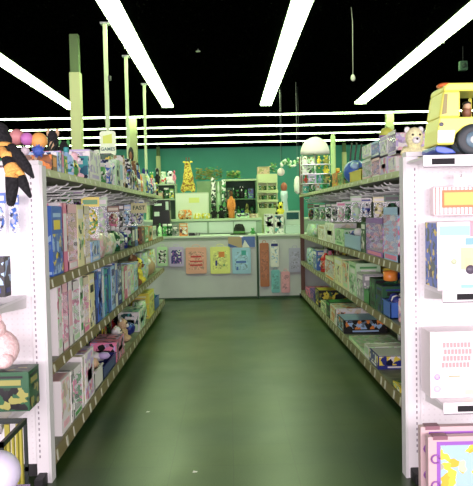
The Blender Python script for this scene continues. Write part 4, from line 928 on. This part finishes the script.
# things on the raised ledge
o = onct(176, 209, 193.5, 10.85, RZ, 'box', 'white/pale green/pale yellow', 'large pale carton with yellow mark on back counter, under the giraffe', .25, var=0)
bpy.data.objects.remove(o)
LABELS.discard('large pale carton with yellow mark on back counter, under the giraffe')
def white_carton():
    Y = 10.95; xc, w, z0, z1 = rect(176, 209, 193.5, 215, Y); r = empty('large_carton', (xc, Y, RZ+.001)); h = z1-RZ
    MB().box(-w/2, w/2, -.1, .12, 0, h, mat((.74,.80,.66), .5)).build('carton', r, .004); MB().box(-w*.1, w*.22, -.1015, -.1, h*.62, h*.82, mat((.75,.8,.25), .5)).build('printed_mark', r)
    MB().box(-w/2-.002, w/2+.002, -.102, -.09, h-.015, h+.003, mat((.6,.68,.5), .5)).build('flap', r); tag(r, 'large pale carton with faint yellow mark on back counter, under giraffe', 'carton'); return r, h
wc, wh = white_carton()
onct(178, 192, 210, 10.70, RZ, 'cloth', 'orange/tan/cream', 'orange-tan crumpled bundle in front of large pale carton', .1)
onct(193, 201, 213.5, 10.69, RZ, 'cloth', 'yellow/pale yellow/white', 'left bright yellow soft bundle in front of large pale carton', .09)
onct(201.5, 210, 213.5, 10.69, RZ, 'cloth', 'yellow/pale green/white', 'right bright yellow soft bundle in front of large pale carton', .09)
onct(210.5, 217.5, 205.5, 10.8, RZ, 'plush', 'black/dark green/black', 'black plush on back counter ledge right of pale carton', .12)
onct(217.8, 225, 205, 10.9, RZ, 'plush', 'black/green/black', 'second black plush on ledge, left of the orange figure', .12)
onct(236, 249, 213.5, 10.8, RZ, 'flat', 'pale green/black/white', 'low pale box with dark slot on ledge right of orange figure', .16)
onct(249.5, 258, 214, 10.8, RZ, 'flat', 'tan/cream/pale pink', 'low tan box at right end of back counter ledge', .16)
def orange_figure():
    Y = 10.95; xc, w, z0, z1 = rect(227.5, 235, 190, 215, Y); h = z1-RZ; r = empty('orange_doll', (xc, Y, RZ+.001)); O = fur((.7,.24,.06))
    MB().lathe([(w*.42,0),(w*.46,h*.2),(w*.42,h*.5),(w*.3,h*.7),(w*.14,h*.78)], O, 16).tube([(-w*.3,0,h*.66),(-w*.45,-.03,h*.45),(-w*.35,-.06,h*.3)], .022, O).tube([(w*.3,0,h*.66),(w*.45,-.03,h*.45),(w*.35,-.06,h*.3)], .022, O).build('body', r)
    MB().ball((0,0,h*.87), (w*.26,w*.24,h*.11), mat((.12,.05,.02), .8), 14).build('head', r); MB().ball((0,.01,h*.91), (w*.3,w*.27,h*.1), fur((.01,.01,.01)), 14).build('hair', r)
    tag(r, 'doll in orange dress with black hair standing on back counter', 'doll')
orange_figure()
def giraffe():
    Y = 10.98; xc, w, z0, z1 = rect(182, 194, 157.5, 193.5, Y); base = RZ+wh+.002; h = z1-base; r = empty('plush_giraffe', (xc, Y, base))
    M = art(['yellow','brown','yellow'], 30, 5); M = noisy('giraffe_spots', (.72,.58,.1), (.3,.14,.03), 34, .9, .5, .56)
    me = bpy.data.meshes.new('body'); V = [(0,0,h*.22),(0.01,0,h*.45),(.0,-.0,h*.66),(-.005,-.01,h*.85),(-.01,-.07,h*.83), (-.07,-.03,h*.14),(-.08,-.1,h*.04),(.07,-.03,h*.14),(.08,-.1,h*.04),(-.05,-.05,h*.36),(-.06,-.09,h*.22),(.06,-.05,h*.36),(.07,-.09,h*.22)]
    E = [(0,1),(1,2),(2,3),(3,4),(0,5),(5,6),(0,7),(7,8),(1,9),(9,10),(1,11),(11,12)]; rad = [.10,.08,.06,.052,.03,.055,.035,.055,.035,.035,.028,.035,.028]
    me.from_pydata(V, E, []); o = bpy.data.objects.new('body', me); C.objects.link(o); o.parent = r; me.materials.append(M)
    sk = o.modifiers.new('skin', 'SKIN'); me.skin_vertices[0].data[0].use_root = True
    for i, q in enumerate(rad): me.skin_vertices[0].data[i].radius = (q, q)
    s2 = o.modifiers.new('sub', 'SUBSURF'); s2.levels = s2.render_levels = 1
    e = MB()
    for s in (-1, 1): e.tube([(s*.018,0,h*.87),(s*.022,0,h*.97)], .007, mat('brown', .7), 6).ball((s*.022,0,h*.98), .011, mat('brown', .7), 8)
    e.build('horn', r); e = MB()
    for s in (-1, 1): e.ball((s*.055,0,h*.87), (.025,.01,.014), mat('yellow', .7), 8)
    e.build('ears', r); tag(r, 'tall yellow plush giraffe sitting on the large pale carton', 'plush toy')
giraffe()
# ---- shelves further back
def back_cabinet(x0, x1, ztop, Y, label):
    r = empty('back_shelf_unit', ((x0+x1)/2, Y, 0)); hw = (x1-x0)/2; G = mat((.10,.22,.10), .6); 
    MB().box(-hw, hw, .3, .32, 0, ztop, mat((.03,.07,.04), .7)).build('back_panel', r)
    for x in (-hw, hw-.02): MB().box(x, x+.02, 0, .3, 0, ztop, G).build('side_panel', r)
    MB().box(-hw, hw, -.01, .3, ztop-.03, ztop+.0, mat((.45,.6,.35), .5)).build('top_panel', r)
    for z in (.4, .8, 1.15, 1.48): MB().box(-hw+.02, hw-.02, 0, .3, z-.02, z, G).build('shelf', r)
    tag(r, label, 'shelf unit'); return r
zb = at(240, 179, 12.0).z; xa = at(224, 179, 12.0).x; xb = at(256.5, 179, 12.0).x
back_cabinet(xa, xb, zb, 12.0, 'dark shelf unit with pale top rail behind orange-dressed doll')
rr = random.Random(9); dk = ['black/green/white','dark green/black/olive','navy/green/black','black/white/green','dark green/white/black','olive/black/green','green/black/white']
for z, hh, nm in ((1.48, .22, 'upper'), (1.15, .25, 'lower')):
    x = xa+.04; k = 0
    while x < xb-.08:
        w = rr.uniform(.06,.12); cs = dk[(k*3+(nm == 'upper')) % 7]; kd = ['bottle','box','figure','jar','plush'][(k+(nm == 'upper')) % 5]; w = min(w, xb-.03-x)
        o = make(kd, w-.008, .12, hh*rr.uniform(.75,1) if kd not in ('jar',) else .15, cs.split('/')); place(o, (x+w/2, 12.12, z+.001), -PI/2, NAMES.get(kd, o.name.split('.')[0]),
            f"{desc(kd, cs.split('/'))}, {ORD[k]} from left on {nm} shelf behind the counter", KINDS_[kd][1], 'goods in the dark shelf unit'); x += w; k += 1
# pale cubby unit
def cubby():
    Y = 12.3; x0 = at(257.5, 190, Y).x; x1 = at(277.5, 190, Y).x; zt = at(265, 174, Y).z; r = empty('cubby_unit', ((x0+x1)/2, Y, 0)); hw = (x1-x0)/2; Wd = mat((.62,.68,.36), .5); dkm = mat((.20,.26,.10), .6)
    rows = [at(265, y, Y).z for y in (183, 190, 193, 199.5, 202, 208)]
    MB().box(-hw, hw, .12, .3, 0, zt, Wd).build('cabinet_body', r, .003); MB().box(-hw, hw, 0, .12, rows[0], zt, Wd).build('header_panel', r)
    for a, b in ((rows[2], rows[1]), (rows[4], rows[3])): MB().box(-hw-.01, hw+.01, -.02, .12, a, b, Wd).build('ledge', r)
    MB().box(-hw, hw, 0, .12, 0, rows[5], Wd).build('base_panel', r)
    for x in (-hw, -.01, hw-.02): MB().box(x, x+.02, .0, .12, rows[5], rows[0], Wd).build('divider', r)
    tag(r, 'pale yellow-green cubby unit with three rows of small jars behind counter', 'shelf unit')
    gname = ['top','middle','bottom']
    for ri, (zz, hh) in enumerate(((rows[1], .09), (rows[3], .09), (rows[5], .09))):
        for k, fx in enumerate((-.78,-.50,-.22,.22,.50,.78)):
            o = make(('jar','bottle')[(k+ri) % 2], .042, .042, hh, [['green','white','olive'],['olive','cream','green'],['dark green','pale yellow','green']][(k+ri) % 3]); kd = ('jar','bottle')[(k+ri) % 2]
            place(o, ((x0+x1)/2+fx*hw*.95, Y+.05, zz+.001), 0, kd, f'tiny green {kd} in {gname[ri]} row of pale cubby unit, {ORD[k]} from left', kd, 'jars in the cubby unit')
    bx = b_box(hw*1.2, .24, .13, ['tan','olive','tan'], 0); place(bx, ((x0+x1)/2-hw*.35, Y+.15, zt+.001), -PI/2, 'storage_box', 'brown-yellow storage box on top of pale cubby unit', 'box')
    return x0, x1, zt, Y
cx0, cx1, czt, cY = cubby()
def bush(x, y, z, w, h, cs, label, n=90, seed=0, pot=True):
    rr = random.Random(seed); r = empty('leafy_plant', (x, y, z)); g1, g2 = mat(cs[0], .7), mat(cs[1], .7)
    if pot: MB().lathe([(.05,0),(.065,.08),(.058,.08)], mat('brown', .6)).build('pot', r)
    mb = MB()
    for k in range(n):
        px, py, pz = rr.uniform(-.5,.5)*w, rr.uniform(-.3,.3)*min(w, .25), rr.uniform(.15,1)*h*(1-.3*abs(rr.uniform(-1,1))); a = rr.uniform(0, 2*PI); s = rr.uniform(.025,.05)
        M_ = Matrix.Translation((px,py,pz)) @ Matrix.Rotation(a, 4, 'Z') @ Matrix.Rotation(rr.uniform(-.9,.9), 4, 'X')
        mb.add([(0,-s*.3,0),(s,0,.01),(0,s*.3,0),(-s*.8,0,.01),(0,0,.014)], [(0,1,4),(1,2,4),(2,3,4),(3,0,4)], g1 if k % 3 else g2, M=M_)
    o = mb.build('foliage', r)
    st = MB()
    for k in range(7): st.tube([(0,0,.05),(rr.uniform(-.4,.4)*w, rr.uniform(-.05,.05), h*.75)], .004, mat('olive', .7), 5)
    st.build('stems', r); tag(r, label, 'plant')
xc, w, z0, z1 = rect(196, 222, 167, 181, 12.15); bush(xc, 12.2, zb-.02 if xc > xa else z0, w, z1-z0, ('olive','green'), 'bushy olive-green plant right of the giraffe, before teal wall', 330, 1, False)
def plant_stand(xc, y, z):
    o = MB().box(-.2,xa-.012-xc,-.12,.12,0,z, noisy('stand_green', (.2,.32,.16), (.26,.38,.2), 6, .6)).build('storage_cabinet'); o.location = (xc, y, 0); tag(o, 'grey-green cabinet carrying the bushy plant right of giraffe', 'cabinet')
plant_stand(xc-.02, 12.2, z0-.002)
xc, w, z0, z1 = rect(227, 240, 171, 179, 12.15); bush(xc, 12.16, zb+.001, w, z1-zb, ('green','olive'), 'low green plant along top rail of the dark shelf unit', 260, 2, False)
xc, w, z0, z1 = rect(269, 281, 160, 172, cY); bush(cx0+(cx1-cx0)*.84, cY+.15, czt+.001, .12, z1-czt, ('green','pale green'), 'leafy sprig on right top corner of pale cubby unit', 50, 3, False)

# stuff to the right of the cubby unit
zsh = RZ-.02
def side_table():
    xa_, xb_ = at(278.5, 205, 11.4).x, 1.9; r = empty('display_cabinet', ((xa_+xb_)/2, 11.45, 0)); hw = (xb_-xa_)/2
    MB().box(-hw, hw, 0, .45, 0, zsh-.03, mat((.25,.38,.26), .6)).build('cabinet_body', r); MB().box(-hw-.01, hw+.01, -.02, .46, zsh-.03, zsh, mat((.5,.6,.42), .5)).build('cabinet_top', r)
    tag(r, 'green cabinet behind the computer monitor and pale cartons', 'cabinet')
side_table()
def tall_doll():
    Y = 11.55; x = at(284, 190, Y).x; r = empty('stacked_dolls', (x, Y, zsh+.001)); Z = lambda y: at(284, y, Y).z-zsh
    MB().lathe([(.07,0),(.075,.02),(.05,Z(200)),(.06,Z(197)),(.055,Z(191))], mat((.6,.72,.78), .6), 16).build('body', r)
    MB().ball((0,0,(Z(191)+Z(183))/2), (.055,.05,(Z(183)-Z(191))/2+.01), mat((.35,.1,.06), .7), 16).build('head', r)
    tag(r, 'pale blue doll with reddish-brown head standing behind monitor', 'doll')
tall_doll()
onct(274, 279, 201.5, 11.25, 0, 'plush', 'black/dark green/black', 'black slanting soft toy between cartons and pale blue doll', .1, hlim=.2).location = (at(276.5,205,11.53).x+.02, 11.53, zsh+.001)
onct(280.5, 288, 200.5, 11.5-.0, zsh, 'plush', 'yellow/black/white', 'yellow and black plush in front of pale blue doll', .1, hlim=at(284,200.5,11.5).z-zsh-.02).location = (at(281, 205, 11.46).x-.01, 11.53-.1+.0, zsh+.001)
def garland():
    Y = 11.7; r = empty('hanging_garland', (at(291, 163, Y).x, Y, at(291, 163, Y).z)); rr = random.Random(12); mb = MB()
    for k in range(60):
        px = rr.uniform(281, 300); py = 163+2.5*math.sin(px*.5)+rr.uniform(-3, 3); p = at(px, py, Y)-r.location; mb.ball(p+Vector((0,rr.uniform(-.05,.05),0)), rr.uniform(.014,.028), mat(('pale green','white','green')[k % 3], .8), 6)
    mb.build('leaves', r); MB().tube([at(281,166,Y)-r.location, at(291,163,Y)-r.location, at(300,163,Y)-r.location], .006, mat('green')).tube([at(299,162,Y)-r.location, (at(299,162,Y).x-r.location.x, 0, CZ-r.location.z)], .003, mat('black')).tube([at(282,165,Y)-r.location, (at(282,162,Y).x-r.location.x, 0, CZ-r.location.z)], .003, mat('black')).build('wire', r)
    tag(r, 'white and green garland strung behind counter left of the white dome', 'garland')
garland()
def puffs():
    a = at(281, 172, 11.8); o = MB().ball((0,0,0), (.065,.06,.07), fur((.85,.68,.68)), 16).tube([(0,0,.06),(0,0,CZ-a.z)], .002, mat('grey'), 5).build('hanging_ornament'); o.location = a; tag(o, 'pinkish-white fluffy ornament hanging above pale blue doll', 'ornament')
    a = at(297.5, 185.5, 11.3); o = MB().lathe([(.01,-.14),(.05,-.1),(.06,0),(.05,.1),(.02,.15)], mat((.84,.84,.8), .7), 14).tube([(0,0,.14),(0,0,CZ-a.z)], .002, mat('grey'), 5).build('hanging_bag'); o.location = a; tag(o, 'white sack hanging beside the brown post behind monitor', 'bag')
puffs()
# left far end things behind left rack, around px 150-180, y 160-200
def left_back():
    Y = 11.0; z = RZ; xa_, xb_ = at(148, 200, 11.3).x, at(176, 200, 11.3).x; r = empty('display_rack', ((xa_+xb_)/2, 11.35, 0)); hw = (xb_-xa_)/2
    zz = [at(160, 199, 11.35).z, at(160, 184, 11.35).z]
    for x in (-hw, hw-.02): MB().box(x, x+.02, 0, .3, 0, zz[1], mat((.3,.42,.28), .6)).build('side_panel', r)
    MB().box(-hw+.02, hw-.02, 0, .3, zz[0]-.02, zz[0], mat((.4,.5,.35), .6)).build('shelf', r); MB().box(-hw+.02, hw-.02, 0, .3, zz[1]-.02, zz[1], mat((.4,.5,.35), .6)).build('shelf', r)
    MB().box(-hw+.02, hw-.02, .28, .3, .1, zz[1], mat((.06,.12,.07), .7)).build('back_panel', r)
    tag(r, 'green display rack behind the cash register at end of left rack', 'shelf unit')
    S = [(149,154,172,'green/white/dark green','plush'),(154.5,160,168,'black/grey/white','plush'),(160.5,166,172,'pale green/white/red','cloth'),(172.5,176,170,'pink/red/white','figure')]
    for px0, px1, yt, cs, k in S: onct(px0, px1, yt, 11.45, zz[1], k, cs, f"{desc(k, cs.split('/'))} on top of green display rack behind register", .1)
    S = [(151.5,156,188,'pale green/teal/white','box'),(156.5,163,189,'tan/green/white','tub'),(163.5,169,188,'dark green/white/black','jar'),(169.5,174,189,'green/yellow/white','box')]
    for px0, px1, yt, cs, k in S: onct(px0, px1, yt, 11.45, zz[0], k, cs, f"{desc(k, cs.split('/'))} on lower board of green display rack behind register", .1)
    o = b_plush(.2,.18,.22,['white','black','white']); place(o, (at(170.5, 170, 11.5).x, 11.5, zz[1]+.001), -PI/2, 'plush_toy', 'round white plush with black ears behind register, left of giraffe', 'plush toy')
left_back()
# extra goods behind the counter, right of the giraffe, on the ledge
S = [(210.5, 215.5, 178, 'white/dark green/black', 'cloth'), (216, 220.5, 181, 'pale green/white/black', 'figure'), (221, 226, 180, 'dark green/white/green', 'cloth')]
for px0, px1, yt, cs, k in S: onct(px0, px1, yt, 11.06, RZ, k, cs, f"tall {desc(k, cs.split('/'))} standing on back counter between carton and doll", .1)

for (px, py), lb in (((148, 412), 'tiny white paper scrap on green floor near left rack'), ((195, 472), 'tiny pale paper scrap on green floor at bottom of photo')):
    d = fw*F + rt*(px-236.5) - up*(py-243); p = Vector((0, 0, H)) + d*(-H/d.z)
    o = MB().add([(-.012,-.01,0),(.01,-.012,.002),(.013,.008,0),(-.008,.011,.003),(0,0,.005)], [(0,1,4),(1,2,4),(2,3,4),(3,0,4),(3,2,1,0)], mat('white')).build('paper_scrap'); o.location = (p.x, p.y, .0005); tag(o, lb, 'paper')
# ---------------------------------------------------------------- view
vs = bpy.context.scene.view_settings; vs.view_transform = 'Standard'; vs.look = 'None'; vs.exposure = .38; vs.gamma = 1; vs.use_curve_mapping = False
